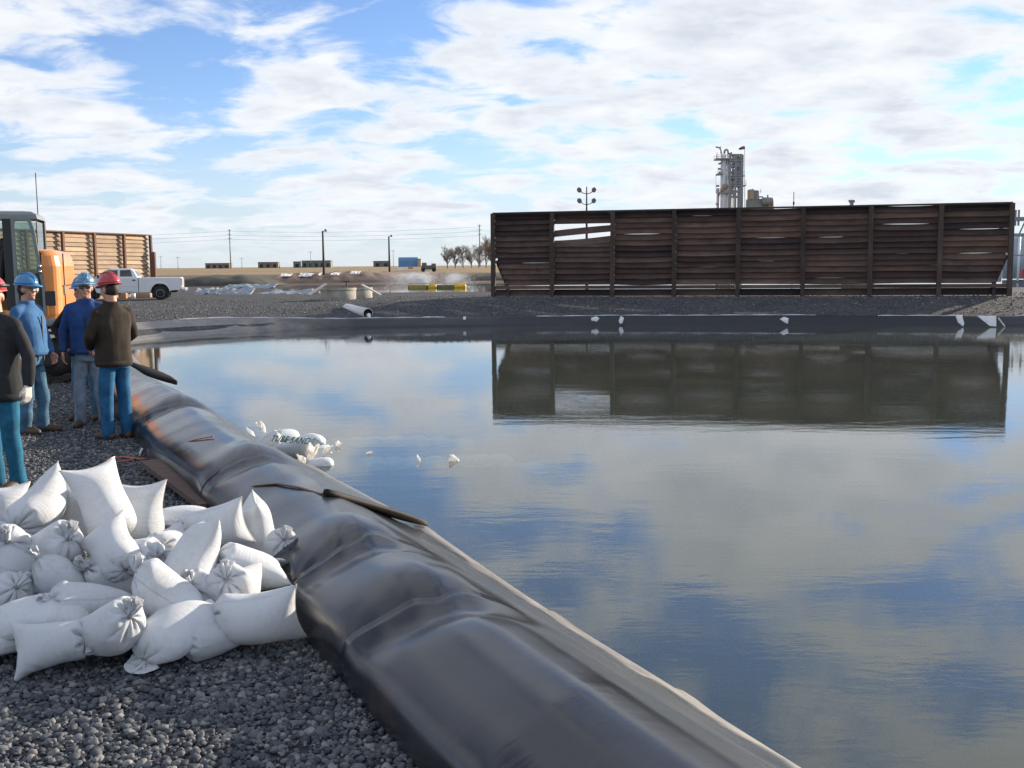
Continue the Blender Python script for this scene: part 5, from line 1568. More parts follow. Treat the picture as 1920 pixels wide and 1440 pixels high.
def person(label, foot_px, yaw, pose, jacket, trousers, hat, H=1.0, seed=0, hair=True, glasses=None, gloves=False, jacket_len=.86, collar=True, girth=1.0, goggles=False, open_front=None, pos=None):
    base = on_z(*foot_px, 0.0) if pos is None else Vector(pos)
    root = empty('person', (base.x, base.y, 0.0), rad(yaw), label, 'person')
    g = girth
    SH = {1: Vector((.185 * g, -.01, 1.435)), -1: Vector((-.185 * g, -.01, 1.435))}
    HP = {1: Vector((.095, 0, .92)), -1: Vector((-.095, 0, .92))}
    EL = {1: Vector(pose['el'][0]), -1: Vector(pose['el'][1])}; WR = {1: Vector(pose['wr'][0]), -1: Vector(pose['wr'][1])}
    KN = {1: Vector(pose['kn'][0]), -1: Vector(pose['kn'][1])}; AN = {1: Vector(pose['an'][0]), -1: Vector(pose['an'][1])}
    HY = rad(pose.get('head', 0)); HX = rad(pose.get('nod', 0))
    Hm = Matrix.Translation((0, .015, 1.56)) @ Matrix.Rotation(HY, 4, 'Z') @ Matrix.Rotation(HX, 4, 'X') @ Matrix.Translation((0, -.015, -1.56))
    def turn(part): return [tuple(Hm @ Vector(v)) for v in part[0]], part[1]
    body = []
    head = [ell((0, .0, 1.685), .076, .098, .105), ell((0, .03, 1.615), .060, .066, .07), ell((0, .072, 1.572), .026, .024, .022),
            cap((0, .092, 1.690), (0, .118, 1.648), .010, .0165, 8), cap((-.035, .085, 1.703), (.035, .085, 1.703), .014, .014, 8),
            ell((.042, .062, 1.63), .022, .024, .026), ell((-.042, .062, 1.63), .022, .024, .026),
            ell((.079, .0, 1.665), .011, .026, .034), ell((-.079, .0, 1.665), .011, .026, .034)]
    body += [turn(h) for h in head]
    body.append(cap((0, -.015, 1.42), (0, .002, 1.60), .064, .058))
    body.append(tor([(.84, .115, .085, 0), (1.0, .14 * g, .105 * g, 0), (1.2, .15 * g, .11 * g, 0), (1.34, .150 * g, .095 * g, -.005), (1.42, .11 * g, .07 * g, -.01)]))
    for s_ in (1, -1):
        body.append(cap(SH[s_] + Vector((-.02 * s_, 0, -.03)), EL[s_], .040, .038)); body.append(cap(EL[s_], WR[s_], .042, .028))
        d = (WR[s_] - EL[s_]).normalized(); pn, th = pose['palm'][0 if s_ == 1 else 1]
        body += hand(WR[s_] + d * .01, (Vector(pose.get('hand_dir', (d, d))[0 if s_ == 1 else 1])), pn, th, glove=1.22 if gloves else 1.0)
        body.append(cap(HP[s_] + Vector((-.015 * s_, 0, -.06)), KN[s_], .056, .046)); body.append(cap(KN[s_], AN[s_], .052, .036))
        fd = Vector(pose['foot'][0 if s_ == 1 else 1]).normalized()
        body.append(cap(AN[s_] + Vector((0, 0, -.03)), AN[s_] + fd * .15 + Vector((0, 0, -.05)), .035, .03))
    me = remesh(body, .0085, 1, .4)
    me.materials.clear(); me.materials.append(M_SKIN)
    if gloves:
        me.materials.append(M_GLOVE); n = len(me.polygons); c = np.empty(n * 3); me.polygons.foreach_get('center', c); c = c.reshape(-1, 3)
        mi = np.zeros(n, dtype=np.int32)
        for s_ in (1, -1):
            d = np.array((WR[s_] - EL[s_]).normalized()); mi[((c - np.array(WR[s_])) @ d > -.03) & (np.linalg.norm(c - np.array(WR[s_]), axis=1) < .3)] = 1
        me.polygons.foreach_set('material_index', mi)
    link(bpy.data.objects.new('body', me), root)
    # jacket
    jl = jacket_len
    J = [tor([(jl, .190 * g, .150 * g, .005), (jl + .05, .194 * g, .155 * g, .008), (1.02, .180 * g, .148 * g, .012), (1.18, .185 * g, .142 * g, .008), (1.32, .198 * g, .132 * g, .0), (1.41, .19 * g, .115 * g, -.008), (1.465, .125 * g, .092 * g, -.012), (1.50, .085, .078, -.012)])]
    for s_ in (1, -1):
        J.append(cap(SH[s_] + Vector((0, 0, -.012)), Vector((.05 * s_, -.012, 1.475)), .066, .055))
        J.append(cap(SH[s_] + Vector((-.012 * s_, 0, -.02)), EL[s_], .070, .060)); J.append(cap(EL[s_], WR[s_] - (WR[s_] - EL[s_]).normalized() * .02, .060, .047))
    if collar: J.append(tor([(1.455, .095, .085, -.012), (1.50, .092, .084, -.010), (1.545, .084, .078, -.006)]))
    jm = remesh(J, .011, 3, .5); folds(jm, 100 + seed, .013, 12, 50, (1.0, 1.0, .75)); jm.materials.clear(); jm.materials.append(jacket)
    jo = link(bpy.data.objects.new('jacket', jm), root)
    if open_front is not None:
        MB().bbox((0, .137 * g, 1.22), (.07, .03, .5), .012).build('shirt', open_front, root)
    zp = MB(); zp.box((0, .151 * g, 1.12), (.012, .012, .50)); zp.build('zip', M_BLACK, jo)
    if pose.get('band', True): 
        bm_ = MB(); vs, fs = tor([(jl - .012, .189 * g, .150 * g, .005), (jl + .05, .197 * g, .158 * g, .008)]); bm_.add(vs, fs, True); bm_.build('waistband', jacket, jo)
    # trousers
    T = [tor([(.80, .160, .122, 0), (.88, .158 * g, .120 * g, 0), (.95, .148 * g, .112 * g, .005), (1.0, .138 * g, .104 * g, .005)])]
    for s_ in (1, -1):
        T.append(cap(HP[s_] + Vector((-.012 * s_, 0, -.10)), KN[s_], .092, .076)); T.append(cap(KN[s_], AN[s_] + Vector((0, 0, .03)), .078, .066)); 
        T.append(cap(AN[s_] + Vector((0, 0, .10)), AN[s_] + Vector((0, -.005, -.01)), .068, .070))
    tm = remesh(T, .011, 3, .5); folds(tm, 200 + seed, .009, 14, 52, (.8, .8, 1.1)); tm.materials.clear(); tm.materials.append(trousers)
    link(bpy.data.objects.new('trousers', tm), root)
    # boots
    for s_ in (1, -1):
        fd = Vector(pose['foot'][0 if s_ == 1 else 1]).normalized(); a = AN[s_]; gz = a.z - .09
        bt = remesh([cap(a + Vector((0, 0, .06)), a + Vector((0, 0, -.02)), .056, .056), cap(Vector((a.x, a.y, gz + .05)) - fd * .045, Vector((a.x, a.y, gz + .05)) + fd * .12, .047, .046), cap(Vector((a.x, a.y, gz + .05)) + fd * .12, Vector((a.x, a.y, gz + .043)) + fd * .175, .048, .038)], .010, 2)
        bt.materials.clear(); bt.materials.append(M_BOOT); bo = link(bpy.data.objects.new('boot', bt), root)
        so = MB(); sd_ = fd.cross(Vector((0, 0, 1)))
        ring = []
        for k in range(16):
            an = 2 * PI * k / 16; ring.append(Vector((a.x, a.y, 0)) + fd * (.062 + .16 * math.cos(an)) + sd_ * (.05 * math.sin(an)))
        so.loft([[p + Vector((0, 0, gz - .012)) for p in ring], [p + Vector((0, 0, gz + .02)) for p in ring]], True, True, False); so.build('sole', M_SOLE, bo)
    # head-mounted pieces share the head's turn
    def hp(mb, name, m, parent=root):
        mb.v = [tuple(Hm @ Vector(v)) for v in mb.v]; return mb.build(name, m, parent)
    if hair:
        h_ = MB(); vs, fs = ell((0, -.022, 1.670), .0805, .086, .086); h_.add(vs, fs, True); hp(h_, 'hair', M_HAIR)
    hh = MB(); rings = []
    nn = 30
    for t in np.linspace(0, 1, 9):
        a = t * PI / 2; rr = math.cos(a); zz2 = math.sin(a) * .128
        rings.append([Vector((.112 * rr * math.cos(2 * PI * k / nn), -.004 + .135 * rr * math.sin(2 * PI * k / nn), 1.728 + zz2)) for k in range(nn)])
    hh.loft(rings, True, True); hat_o = hp(hh, 'hard_hat', hat)
    br = MB(); r1, r2 = [], []
    for k in range(nn):
        a = 2 * PI * k / nn; fwd = max(0, math.sin(a)); e = .012 + .045 * fwd ** 3
        r1.append(Vector(((.110 + e * .5) * math.cos(a), -.004 + (.132 + e) * math.sin(a), 1.726 - .012 * fwd))); r2.append(Vector((.107 * math.cos(a), -.004 + .130 * math.sin(a), 1.735)))
    lo_ = [p + Vector((0, 0, -.008)) for p in r1]
    br.loft([r2, r1, lo_, [p + Vector((0, 0, -.012)) for p in r2]], False, False); hp(br, 'brim', hat, hat_o)
    rd = MB()
    for xo in (-.028, 0, .028):
        rd.tube([(xo, .122 * math.cos(t) , 1.735 + .128 * math.sin(t)) for t in np.linspace(.25, PI - .25, 12)], .006 if xo else .009, 6)
    hp(rd, 'ridge', hat, hat_o)
    if goggles:
        gg = MB(); gg.tube([(.125 * math.cos(t), .15 * math.sin(t), 1.765) for t in np.linspace(-.3, PI + .3, 20)], .012, 6); hp(gg, 'goggle_strap', M_BLACK, hat_o)
        gl = MB(); gl.bbox((0, .135, 1.785), (.15, .05, .06), .02); hp(gl, 'goggles', mat('amber_goggle', (.35, .16, .12), .25), hat_o)
    for sx in (-1, 1):
        e = MB(); vs, fs = ell((sx * .030, .089, 1.683), .011, .006, .006, 8); e.add(vs, fs, True); hp(e, 'eye', M_EYEW)
    mo = MB(); mo.tube([(-.024, .086, 1.612), (0, .097, 1.609), (.024, .086, 1.612)], .005, 6); hp(mo, 'mouth', M_LIP)
    if glasses:
        ge = MB()
        for sx in (-1, 1): ge.bbox((sx * .033, .108, 1.674), (.055, .012, .036), .005)
        go_ = hp(ge, 'glasses', M_LENS if glasses == 'dark' else mat('clear_lens', (.45, .45, .45), .1))
        ga = MB()
        for sx in (-1, 1): ga.tube([(sx * .06, .10, 1.69), (sx * .082, .0, 1.69)], .004, 5)
        ga.tube([(-.01, .108, 1.688), (.01, .108, 1.688)], .004, 5); hp(ga, 'temple', M_BLACK, go_)
    root.scale = (H, H, H)
    return root
DOWN_R = dict(el=(.27, -.035, 1.16)); 
def std_pose(**k):
    p = dict(el=((.262, -.04, 1.165), (-.262, -.04, 1.165)), wr=((.275, .03, .915), (-.275, .03, .915)), kn=((.11, .02, .50), (-.11, .02, .50)), an=((.12, -.015, .09), (-.12, -.015, .09)),
             foot=((.2, 1, 0), (-.2, 1, 0)), palm=(((-1, 0, 0), (0, 1, 0)), ((1, 0, 0), (0, 1, 0))))
    p.update(k); return p
F_CHAR = fabric('charcoal_jacket_cloth', (.030, .032, .036)); F_BLUE = fabric('royal_blue_jacket_cloth', (.05, .14, .30)); F_NAVY = fabric('deep_blue_coat_cloth', (.026, .066, .20)); F_BROWN = fabric('dark_brown_jacket_cloth', (.040, .031, .024))
F_BLACKJ = fabric('black_jacket_cloth', (.016, .016, .019)); F_JEAN = fabric('mid_blue_denim', (.065, .14, .22), var=.4); F_PALE = fabric('faded_pale_denim', (.20, .25, .32), var=.35); F_BRIGHT = fabric('bright_blue_denim', (.022, .105, .22), var=.4); F_TEAL = fabric('teal_work_trousers', (.018, .12, .21), var=.35)
F_SHIRT = fabric('blue_shirt_cloth', (.10, .22, .42))
H_RED = mat('red_hard_hat', (.42, .035, .045), .28, coat=.4, var=.05); H_RED2 = mat('scuffed_red_hard_hat', (.45, .05, .05), .35, coat=.2, var=.12); H_BLUE = mat('blue_hard_hat', (.045, .20, .42), .28, coat=.4, var=.08); H_SKY = mat('stickered_blue_hard_hat', (.085, .23, .38), .35, coat=.2, var=.2, dirt=((.55, .5, .48), 28, .56, .8))
person('man in red hard hat, charcoal jacket and white gloves at the left edge', (12, 918), 160, std_pose(head=38, nod=2, el=((.27, .02, 1.17), (-.29, -.05, 1.17)), wr=((.2, .2, .98), (-.30, -.01, .92))), F_CHAR, F_TEAL, H_RED2, 1.0, 1, True, None, True, .80, True, 1.06, True, F_SHIRT)
person('man in blue hard hat and blue jacket standing in profile', (66, 813), -98, std_pose(head=4, nod=-3, el=((.27, -.05, 1.165), (-.25, .02, 1.16)), wr=((.27, .02, .915), (-.2, .14, .93)), an=((.10, -.05, .09), (-.10, .05, .09)), kn=((.10, .0, .50), (-.10, .06, .50))), F_BLUE, F_JEAN, H_BLUE, 1.0, 2, True, 'clear', False, .93, True, 1.12)
person('man in stickered blue hard hat, sunglasses and deep blue coat facing the camera', (174, 799), -165, std_pose(head=6, nod=3, el=((.275, -.04, 1.165), (-.26, .0, 1.17)), wr=((.28, .03, .92), (-.22, .14, .98)), an=((.13, .02, .09), (-.13, -.02, .09))), F_NAVY, F_PALE, H_SKY, 1.0, 3, False, 'dark', False, .90, True, 1.05)
person('man in red hard hat and dark brown jacket with his back to the camera', (222, 824), 52, std_pose(head=12, nod=-8, el=((.27, .02, 1.17), (-.26, .03, 1.17)), wr=((.17, .20, 1.03), (-.15, .22, 1.03)), an=((.10, -.02, .09), (-.10, .02, .09))), F_BROWN, F_BRIGHT, H_RED, 1.0, 4, True, None, False, .84, True, 1.03)
person('man in black jacket, hand on hip, hidden behind the deep blue coat', (166, 787), 176, std_pose(head=-15, el=((.41, -.06, 1.20), (-.27, -.04, 1.17)), wr=((.24, .08, 1.0), (-.27, .03, .92)), palm=(((-1, 0, 0), (0, 1, 0)), ((1, 0, 0), (0, 1, 0)))), F_BLACKJ, F_JEAN, H_BLUE, .97, 5, True, None, False, .86, True, 1.05)
# ================================================================== pickup truck
M_TRUCK = mat('white_car_paint', (.72, .75, .77), .25, coat=.6, var=.04, scale=2, dirt=((.45, .42, .38), 3, .6, .5))
M_GLASS = mat('tinted_glass', (.015, .018, .022), .06, spec=.8)
M_CHROME = mat('bright_metal', (.62, .63, .64), .25, metal=.8)
M_LAMPGREY = mat('dull_wheel_silver', (.50, .51, .52), .4, metal=.2)
M_TAIL = mat('red_tail_lamp', (.35, .02, .02), .25)
M_TRIM = mat('dark_trim', (.02, .02, .022), .5)
def arc(cx_, cz, r_, a0, a1, n):
    return [(cx_ + r_ * math.cos(a0 + (a1 - a0) * k / n), cz + r_ * math.sin(a0 + (a1 - a0) * k / n)) for k in range(n + 1)]
def pickup():
    # local x runs from tail (0) to nose (6.55); driver's side is at y = -1
    p = on_z(345, 562, 0.0); d = 64.0
    loc = at_y(346, 562, d); loc.z = 0.0
    root = empty('pickup_truck', loc, rad(180 + 13), 'white crew cab pickup truck parked in front of the tan windbreak', 'pickup truck')
    hw = .99
    low = .46
    # bed and lower body outline with wheel arches
    rear_ax, front_ax = 1.30, 5.45
    prof = [(.10, .62), (.10, 1.18), (.14, 1.33), (2.52, 1.36), (2.56, low + .1)]
    bed = [(.08, .72), (.06, 1.10), (.10, 1.34), (2.50, 1.36), (2.50, low)] + [(rear_ax + .56, low)] + arc(rear_ax, .48, .54, 0.0, PI, 12)[0:] + [(.66, .56), (.20, .60)]
    cabl = [(2.54, low), (2.54, 1.36), (4.62, 1.34), (4.64, low)]
    hood = [(4.67, low), (4.67, 1.33), (5.2, 1.30), (6.2, 1.20), (6.42, 1.10), (6.46, .70), (6.36, .55), (front_ax + .56, .50)] + arc(front_ax, .48, .54, 0.0, PI, 12) + [(front_ax - .58, low)]
    def side_prism(poly, name, y0=-hw, y1=hw):
        mb = MB(); n = len(poly); rings = []
        for y, ins in ((y0, .05), (y0 + .04, .0), (y1 - .04, .0), (y1, .05)):
            rings.append([Vector((x, y, z - (ins if z > 1.2 else 0))) for x, z in poly])
        mb.loft(rings, True, True, False); return mb.build(name, M_TRUCK, root)
    side_prism(bed, 'bed'); side_prism(cabl, 'lower_cab'); side_prism(hood, 'front_body')
    # greenhouse
    gh = MB(); rings = []
    for z, x0, x1, ins in ((1.34, 2.52, 5.0, .04), (1.42, 2.54, 4.92, .06), (1.74, 2.72, 4.42, .16), (1.86, 2.86, 4.22, .21), (1.90, 3.05, 4.05, .30)):
        y = hw - ins
        rings.append([Vector((x0, -y + .08, z)), Vector((x0 + .08, -y, z)), Vector((x1 - .1, -y, z)), Vector((x1, -y + .1, z)), Vector((x1, y - .1, z)), Vector((x1 - .1, y, z)), Vector((x0 + .08, y, z)), Vector((x0, y - .08, z))])
    gh.loft(rings, True, True, False); gh.build('cab_roof', M_TRUCK, root)
    def pane(poly, name='window'):
        for s_ in (-1, 1):
            mb = MB(); pts = []
            for x, z in poly:
                y = s_ * (hw - np.interp(z, [1.34, 1.42, 1.74, 1.86], [.04, .06, .16, .21]) + .006); pts.append(Vector((x, y, z)))
            mb.add(pts + [p_ - Vector((0, s_ * .02, 0)) for p_ in pts], [tuple(range(len(pts))), tuple(range(2 * len(pts) - 1, len(pts) - 1, -1))]); mb.build(name, M_GLASS, root)
    pane([(2.86, 1.42), (3.55, 1.42), (3.55, 1.80), (3.0, 1.80), (2.93, 1.74)])
    pane([(3.68, 1.42), (4.62, 1.42), (4.30, 1.76), (4.2, 1.80), (3.68, 1.80)])
    w_ = MB(); w_.add([(4.99, -.82, 1.40), (4.99, .82, 1.40), (4.36, .72, 1.80), (4.36, -.72, 1.80)], [(0, 1, 2, 3)]); ws_ = w_.build('windscreen', M_GLASS, root); s2 = ws_.modifiers.new('t', 'SOLIDIFY'); s2.thickness = .02
    w_ = MB(); w_.add([(2.53, -.7, 1.45), (2.53, .7, 1.45), (2.70, .66, 1.74), (2.70, -.66, 1.74)], [(0, 1, 2, 3)]); ws_ = w_.build('rear_window', M_GLASS, root); s2 = ws_.modifiers.new('t', 'SOLIDIFY'); s2.thickness = .02
    for s_ in (-1, 1):
        for x0, x1 in ((2.60, 3.60), (3.63, 4.62)):
            dn = MB(); dn.bbox(((x0 + x1) / 2, s_ * (hw + .004), .92), (x1 - x0 - .02, .022, .78), .01); dr = dn.build('door', M_TRUCK, root)
            MB().bbox((x0 + .17, s_ * (hw + .03), 1.20), (.17, .04, .07), .015).build('door_handle', M_TRIM, dr)
        MB().bbox((3.6, s_ * (hw + .02), .86), (2.0, .02, .03), .006).build('side_moulding', M_TRUCK, root)
        for ax_, dual in ((rear_ax, True), (front_ax, False)):
            y = s_ * (hw - .10)
            wh = MB(); wh.lathe([(.22, -.13), (.36, -.13), (.395, -.09), (.395, .09), (.36, .13), (.22, .13)], (ax_, y, .395), 28, axis=(0, s_, 0)); tyre = wh.build('wheel', M_RUBBER, root)
            rm = MB(); rm.lathe([(.23, .10), (.235, .135), (.19, .12), (.12, .04 if dual else .13), (.06, .03 if dual else .15), (.005, .03)], (ax_, y, .395), 20, axis=(0, s_, 0), cap0=False); rim = rm.build('rim', M_LAMPGREY, tyre)
            fl = MB(); fl.tube([(ax_ + .56 * math.cos(t), s_ * (hw + .015), .48 + .54 * math.sin(t)) for t in np.linspace(0, PI, 16)], .035, 6); fl.build('wheel_arch', M_TRUCK, root)
            MB().bbox((ax_, s_ * .55, .52), (1.0, .5, .8), .1).build('wheel_well', M_TRIM, root)
        MB().bbox((.07, s_ * .90, 1.08), (.06, .14, .42), .02).build('tail_lamp', M_TAIL, root)
        MB().bbox((4.75, s_ * 1.13, 1.42), (.1, .24, .2), .03).build('mirror', M_TRIM, root)
        MB().bbox((6.36, s_ * .72, .98), (.16, .34, .24), .04).build('headlight', M_CHROME, root)
    MB().bbox((-.06, 0, .60), (.22, 1.9, .20), .05).build('rear_bumper', M_CHROME, root)
    MB().bbox((.055, 0, 1.0), (.03, 1.5, .56), .01).build('tailgate', M_TRUCK, root)
    MB().bbox((6.52, 0, .58), (.2, 1.95, .24), .06).build('front_bumper', M_CHROME, root)
    MB().bbox((6.45, 0, .95), (.06, 1.1, .34), .02).build('grille', M_TRIM, root)
    MB().bbox((3.2, 0, .50), (5.6, 1.2, .14), .03).build('chassis', M_TRIM, root)
    return root
pickup()
# crate and bucket under the truck's far side
p = at_y(233, 560, 66.5); o = MB().bbox((0, 0, .17), (.34, .34, .34), .02).build('crate', mat('tan_carton', (.42, .22, .12), .8)); o.location = (p.x, 66.5, 0); tag(o, 'tan box on the ground seen under the pickup', 'box')
p = at_y(250, 560, 66.5); o = MB().lathe([(.13, 0), (.16, .32), (.15, .32), (.12, .02)], (0, 0, 0), 16).build('bucket', M_PVC); o.location = (p.x, 66.5, 0); tag(o, 'white bucket seen under the pickup', 'bucket')
p = at_y(268, 560, 68.0); o = MB().bbox((0, 0, .15), (1.1, .4, .3), .03).build('timber_baulk', M_WOOD_TAN); o.location = (p.x, 68, 0); tag(o, 'pale timber baulk lying behind the pickup', 'timber')

# ================================================================== excavator
M_ORANGE = mat('orange_machine_paint', (.66, .235, .055), .38, coat=.3, var=.06, scale=2, dirt=((.35, .2, .1), 4, .62, .4))
M_CABGREY = mat('grey_cab_paint', (.19, .21, .21), .4, coat=.2, var=.08)
M_DARKCAB = mat('dark_cab_frame', (.022, .024, .027), .45)
M_TRACK = mat('muddy_track_steel', (.03, .027, .025), .8, var=.4, scale=8, bump=.4, bscale=30)
def clear_glass():
    m = bpy.data.materials.new('cab_glass'); m.use_nodes = True; t = NT(m.node_tree); b_ = t.n['Principled BSDF']
    b_.inputs['Base Color'].default_value = (.10, .14, .12, 1); b_.inputs['Roughness'].default_value = .05
    tr = t.new('ShaderNodeBsdfTransparent', ins={'Color': (.80, .90, .86, 1)}).outputs[0]
    gl = t.new('ShaderNodeBsdfGlossy', ins={'Color': (1, 1, 1, 1), 'Roughness': .03}).outputs[0]
    f = t.new('ShaderNodeFresnel', ins={'IOR': 1.5}).outputs[0]
    mx = t.new('ShaderNodeMixShader', ins={0: .18, 1: tr, 2: b_.outputs[0]}).outputs[0]
    mx = t.new('ShaderNodeMixShader', ins={0: f, 1: mx, 2: gl}).outputs[0]
    t.l.new(mx, t.n['Material Output'].inputs[0]); return m
M_CGLASS = clear_glass()
def excavator():
    # local: +x forward (away to the left), +y the machine's left (towards the camera); origin under the slew ring
    rear = at_y(118, 600, 17.3)
    yaw = rad(197)
    fwd = Vector((math.cos(yaw), math.sin(yaw), 0)); lft = Vector((-fwd.y, fwd.x, 0))
    org = Vector((rear.x, rear.y, 0)) + fwd * 1.3 - lft * 1.2
    root = empty('excavator', org, yaw, 'orange tracked excavator with an open dark cab standing behind the men', 'excavator')
    # tracks
    for s_ in (1, -1):
        y0 = s_ * .95; r_ = .40; xr, xf = -1.15, 1.75
        pts = []
        for k in range(13): a = PI / 2 + PI * k / 12; pts.append((xr + r_ * math.cos(a), r_ + .03 + r_ * math.sin(a)))
        for k in range(13): a = -PI / 2 + PI * k / 12; pts.append((xf + r_ * math.cos(a), r_ + .03 + r_ * math.sin(a)))
        fr_ = MB(); fr_.bbox(((xr + xf) / 2, y0, .44), (xf - xr, .34, .36), .06); tf = fr_.build('track_frame', M_TRACK, root)
        # shoes all round the chain
        P = [Vector((x, 0, z)) for x, z in pts] + [Vector((pts[0][0], 0, pts[0][1]))]
        seg = [(P[i + 1] - P[i]).length for i in range(len(P) - 1)]; tot = sum(seg); n = 46
        shoe = MB(); shoe.box((0, 0, 0), (tot / n * .93, .52, .03)); shoe.box((0, 0, .03), (.02, .52, .035)); so = shoe.build('track_shoe', M_TRACK); sm_ = so.data; bpy.data.objects.remove(so)
        for k in range(n):
            t_ = tot * k / n; i = 0
            while t_ > seg[i]: t_ -= seg[i]; i += 1
            d = (P[i + 1] - P[i]).normalized(); c = P[i] + d * t_
            nr = Vector((d.z, 0, -d.x)); 
            put('track_shoe', sm_, root, (c.x, y0, c.z), (0, math.atan2(-d.z, d.x) + PI, 0))
        for x in (xr, xf):
            MB().lathe([(.10, -.12), (.32, -.10), (.32, .10), (.10, .12)], (x, y0, r_ + .03), 18, axis=(0, 1, 0)).build('sprocket', M_TRACK, root)
        for x in np.linspace(xr + .5, xf - .5, 5):
            MB().lathe([(.05, -.1), (.1, -.1), (.1, .1), (.05, .1)], (x, y0, .16), 12, axis=(0, 1, 0)).build('track_roller', M_TRACK, root)
    MB().bbox((.3, 0, .62), (1.5, 1.5, .3), .08).build('undercarriage', M_TRACK, root)
    MB().lathe([(.62, .76), (.62, .98)], (.15, 0, 0), 28).build('slew_ring', M_TRACK, root)
    # upper structure
    MB().bbox((.35, 0, 1.02), (3.3, 2.45, .14), .04).build('deck', M_CABGREY, root)
    MB().bbox((.45, 1.02, 1.14), (2.4, .40, .20), .05).build('side_skirt', M_ORANGE, root)
    # engine housing with rounded rear
    hs = MB(); rings = []
    for z, ins in ((1.06, .02), (1.16, .0), (1.95, .0), (2.12, .03), (2.20, .09), (2.23, .2)):
        ring = []
        x0, x1, y1 = -1.30 + ins, -1.02, 1.20 - ins
        for (cx_, cy_, a0) in ((x0 + .22, y1 - .22, PI / 2), (x0 + .22, -y1 + .22, PI)):
            for k in range(7): a = a0 + PI / 2 * k / 6; ring.append(Vector((cx_ + .22 * math.cos(a), cy_ + .22 * math.sin(a), z)))
        ring += [Vector((x1, -y1, z)), Vector((x1, y1, z))]
        rings.append(ring)
    hs.loft(rings, True, True, False); ho = hs.build('engine_housing', M_ORANGE, root)
    # panel seams, handle, vent on the side near the camera
    MB().box((-1.306, .75, 1.65), (.02, .018, 1.02)).build('panel_seam', M_DARKCAB, ho)
    MB().box((-1.302, .0, 1.62), (.02, 2.0, .02)).build('panel_seam', M_DARKCAB, ho)
    MB().bbox((-1.312, .85, 1.55), (.03, .10, .16), .012).build('latch', M_CABGREY, ho)
    MB().bbox((-1.13, 1.203, 1.42), (.16, .03, .24), .01).build('vent_grille', M_DARKCAB, ho)
    MB().bbox((-1.08, 1.203, 1.22), (.035, .02, .2), .01).build('hinge', M_ORANGE, ho)
    # cab: posts, roof, glass
    cx0, cx1, cy0, cy1, z0, z1 = -1.0, .62, .18, 1.20, 1.10, 2.74
    cab = MB(); 
    rings = []
    for z, ins in ((z1 - .02, 0), (z1 + .05, .02), (z1 + .10, .10), (z1 + .12, .25)):
        rings.append([Vector((cx0 + ins, cy0 + ins, z)), Vector((cx1 - ins, cy0 + ins, z)), Vector((cx1 - ins, cy1 - ins, z)), Vector((cx0 + ins, cy1 - ins, z))])
    cab.loft(rings, True, True, False); rf = cab.build('cab_roof', M_CABGREY, root)
    for x, y, w_ in ((cx0 + .46, cy1 - .06, .15), (cx1 - .05, cy1 - .05, .09), (cx0 + .06, cy0 + .05, .12), (cx1 - .05, cy0 + .05, .09), (.35, cy1 - .04, .05)):
        MB().bbox((x, y, (z0 + z1) / 2), (w_, .10, z1 - z0), .02).build('cab_post', M_DARKCAB, root)
    MB().bbox(((cx0 + cx1) / 2, (cy0 + cy1) / 2, z0 + .05), (cx1 - cx0, cy1 - cy0, .12), .03).build('cab_floor', M_DARKCAB, root)
    MB().bbox((cx0 + .03, (cy0 + cy1) / 2, z0 + .45), (.06, cy1 - cy0 - .05, .8), .02).build('cab_rear_wall', M_DARKCAB, root)
    for c, sz in (((cx0 + .03, (cy0 + cy1) / 2, 2.28), (.015, cy1 - cy0 - .2, .8)), (((cx0 + cx1) / 2, cy0 + .03, 2.05), (cx1 - cx0 - .25, .015, 1.3)), ((cx1 - .03, (cy0 + cy1) / 2, 2.0), (.015, cy1 - cy0 - .15, 1.45))):
        MB().box(c, sz).build('cab_glass', M_CGLASS, root)
    # seat and levers
    st = MB(); st.bbox((-.12, .68, 1.50), (.5, .5, .16), .05); seat = st.build('seat', M_DARKCAB, root)
    MB().bbox((-.35, .68, 1.90), (.14, .48, .72), .05, (0, rad(-8), 0)).build('backrest', M_DARKCAB, seat)
    MB().bbox((-.39, .68, 2.32), (.10, .28, .2), .04, (0, rad(-8), 0)).build('headrest', M_DARKCAB, seat)
    for y in (.40, .98): MB().tube([(.22, y, 1.2), (.25, y, 1.75)], .02, 6).build('lever', M_DARKCAB, root)
    # rear quarter of the cab side: slanted frame round a tall window
    hx, hy, dl = cx0 + .40, cy1 - .02, .46
    def dp(u, z, o_=0.0): return Vector((hx - u, hy + o_, z))
    out = [(0, 1.16), (0, 2.72), (.05, 2.76), (.22, 2.76), (.30, 2.71), (.345, 2.55), (dl, 1.60), (dl, 1.16)]
    inn = [(.05, 1.24), (.05, 2.66), (.08, 2.70), (.20, 2.70), (.26, 2.66), (.295, 2.52), (dl - .05, 1.60), (dl - .05, 1.24)]
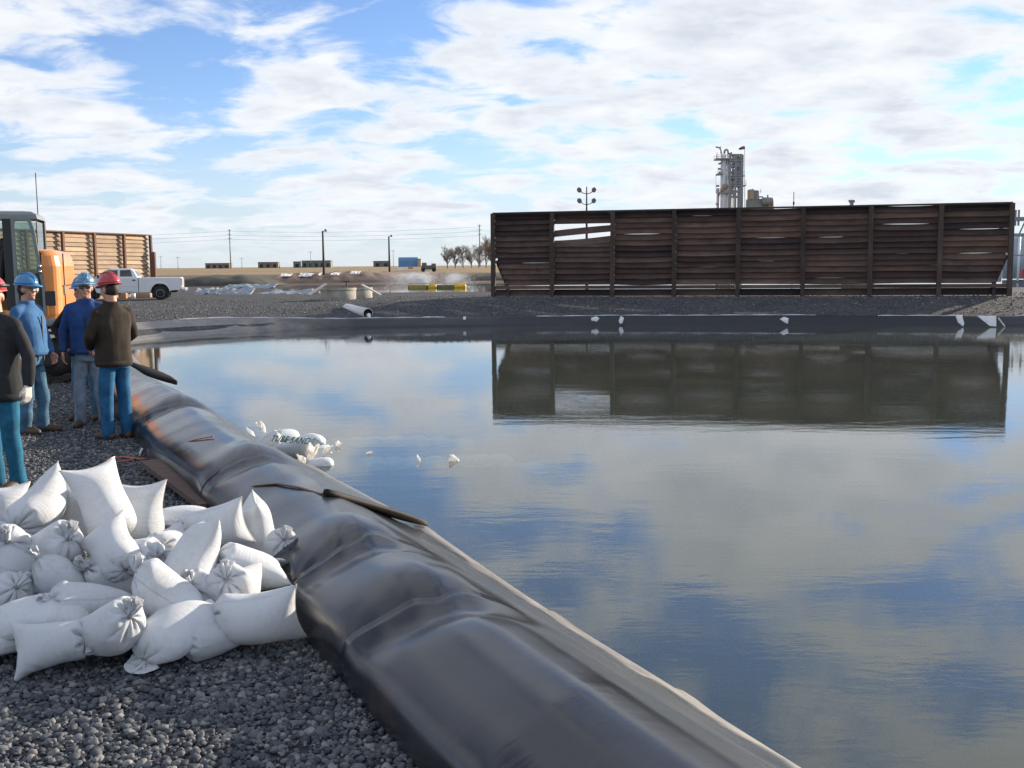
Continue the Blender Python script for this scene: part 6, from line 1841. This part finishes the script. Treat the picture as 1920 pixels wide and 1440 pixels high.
    mb = MB(); n = len(out)
    vs = [dp(u, z, -.03) for u, z in out] + [dp(u, z, -.03) for u, z in inn] + [dp(u, z, .03) for u, z in out] + [dp(u, z, .03) for u, z in inn]
    fs = []
    for k in range(n):
        j = (k + 1) % n
        fs += [(k, j, n + j, n + k), (2 * n + k, 3 * n + k, 3 * n + j, 2 * n + j), (k, 2 * n + k, 2 * n + j, j), (n + k, n + j, 3 * n + j, 3 * n + k)]
    mb.add(vs, fs); door = mb.build('quarter_frame', M_CABGREY, root)
    gp_ = MB(); gp_.add([dp(u, z, -.006) for u, z in inn] + [dp(u, z, .006) for u, z in inn], [tuple(range(n)), tuple(range(2 * n - 1, n - 1, -1))]); gp_.build('quarter_window', M_CGLASS, door)
    mbar = MB(); mbar.bar(dp(.04, 1.80), dp(dl - .06, 1.80), .05, .06); mbar.build('frame_rail', M_DARKCAB, door)
    for z in (1.86, 1.95):
        MB().lathe([(.018, -.02), (.03, 0), (.018, .02)], dp(dl - .06, z, .05), 10, axis=(0, 1, 0)).build('marker_lamp', M_CHROME, door)
    MB().bbox((-.1, -.62, 1.48), (1.9, 1.1, .86), .08).build('right_body', M_ORANGE, root)
    # boom stub and arm, running forward out of the picture
    bm_ = MB(); pr = [(1.5, 1.25), (2.3, 2.6), (4.2, 3.6), (6.0, 3.3), (6.0, 2.95), (4.2, 3.1), (2.7, 2.2), (2.0, 1.15)]
    bm_.prism(pr, -.48, -.12); bm_.build('boom', M_ORANGE, root)
    ar = MB(); ar.prism([(5.7, 3.45), (6.3, 3.4), (6.9, 1.1), (6.6, 1.05)], -.44, -.16); ar.build('stick', M_ORANGE, root)
    bk = MB(); bk.prism([(6.4, 1.2), (7.0, 1.2), (7.2, .5), (6.7, .12), (6.1, .35)], -.75, .15); bk.build('bucket', M_TRACK, root)
    # aerial
    MB().tube([(cx0 + .1, cy0 + .1, z1), (cx0 + .1, cy0 + .1, z1 + .8)], .008, 5).build('aerial', M_DARKCAB, root)
excavator()
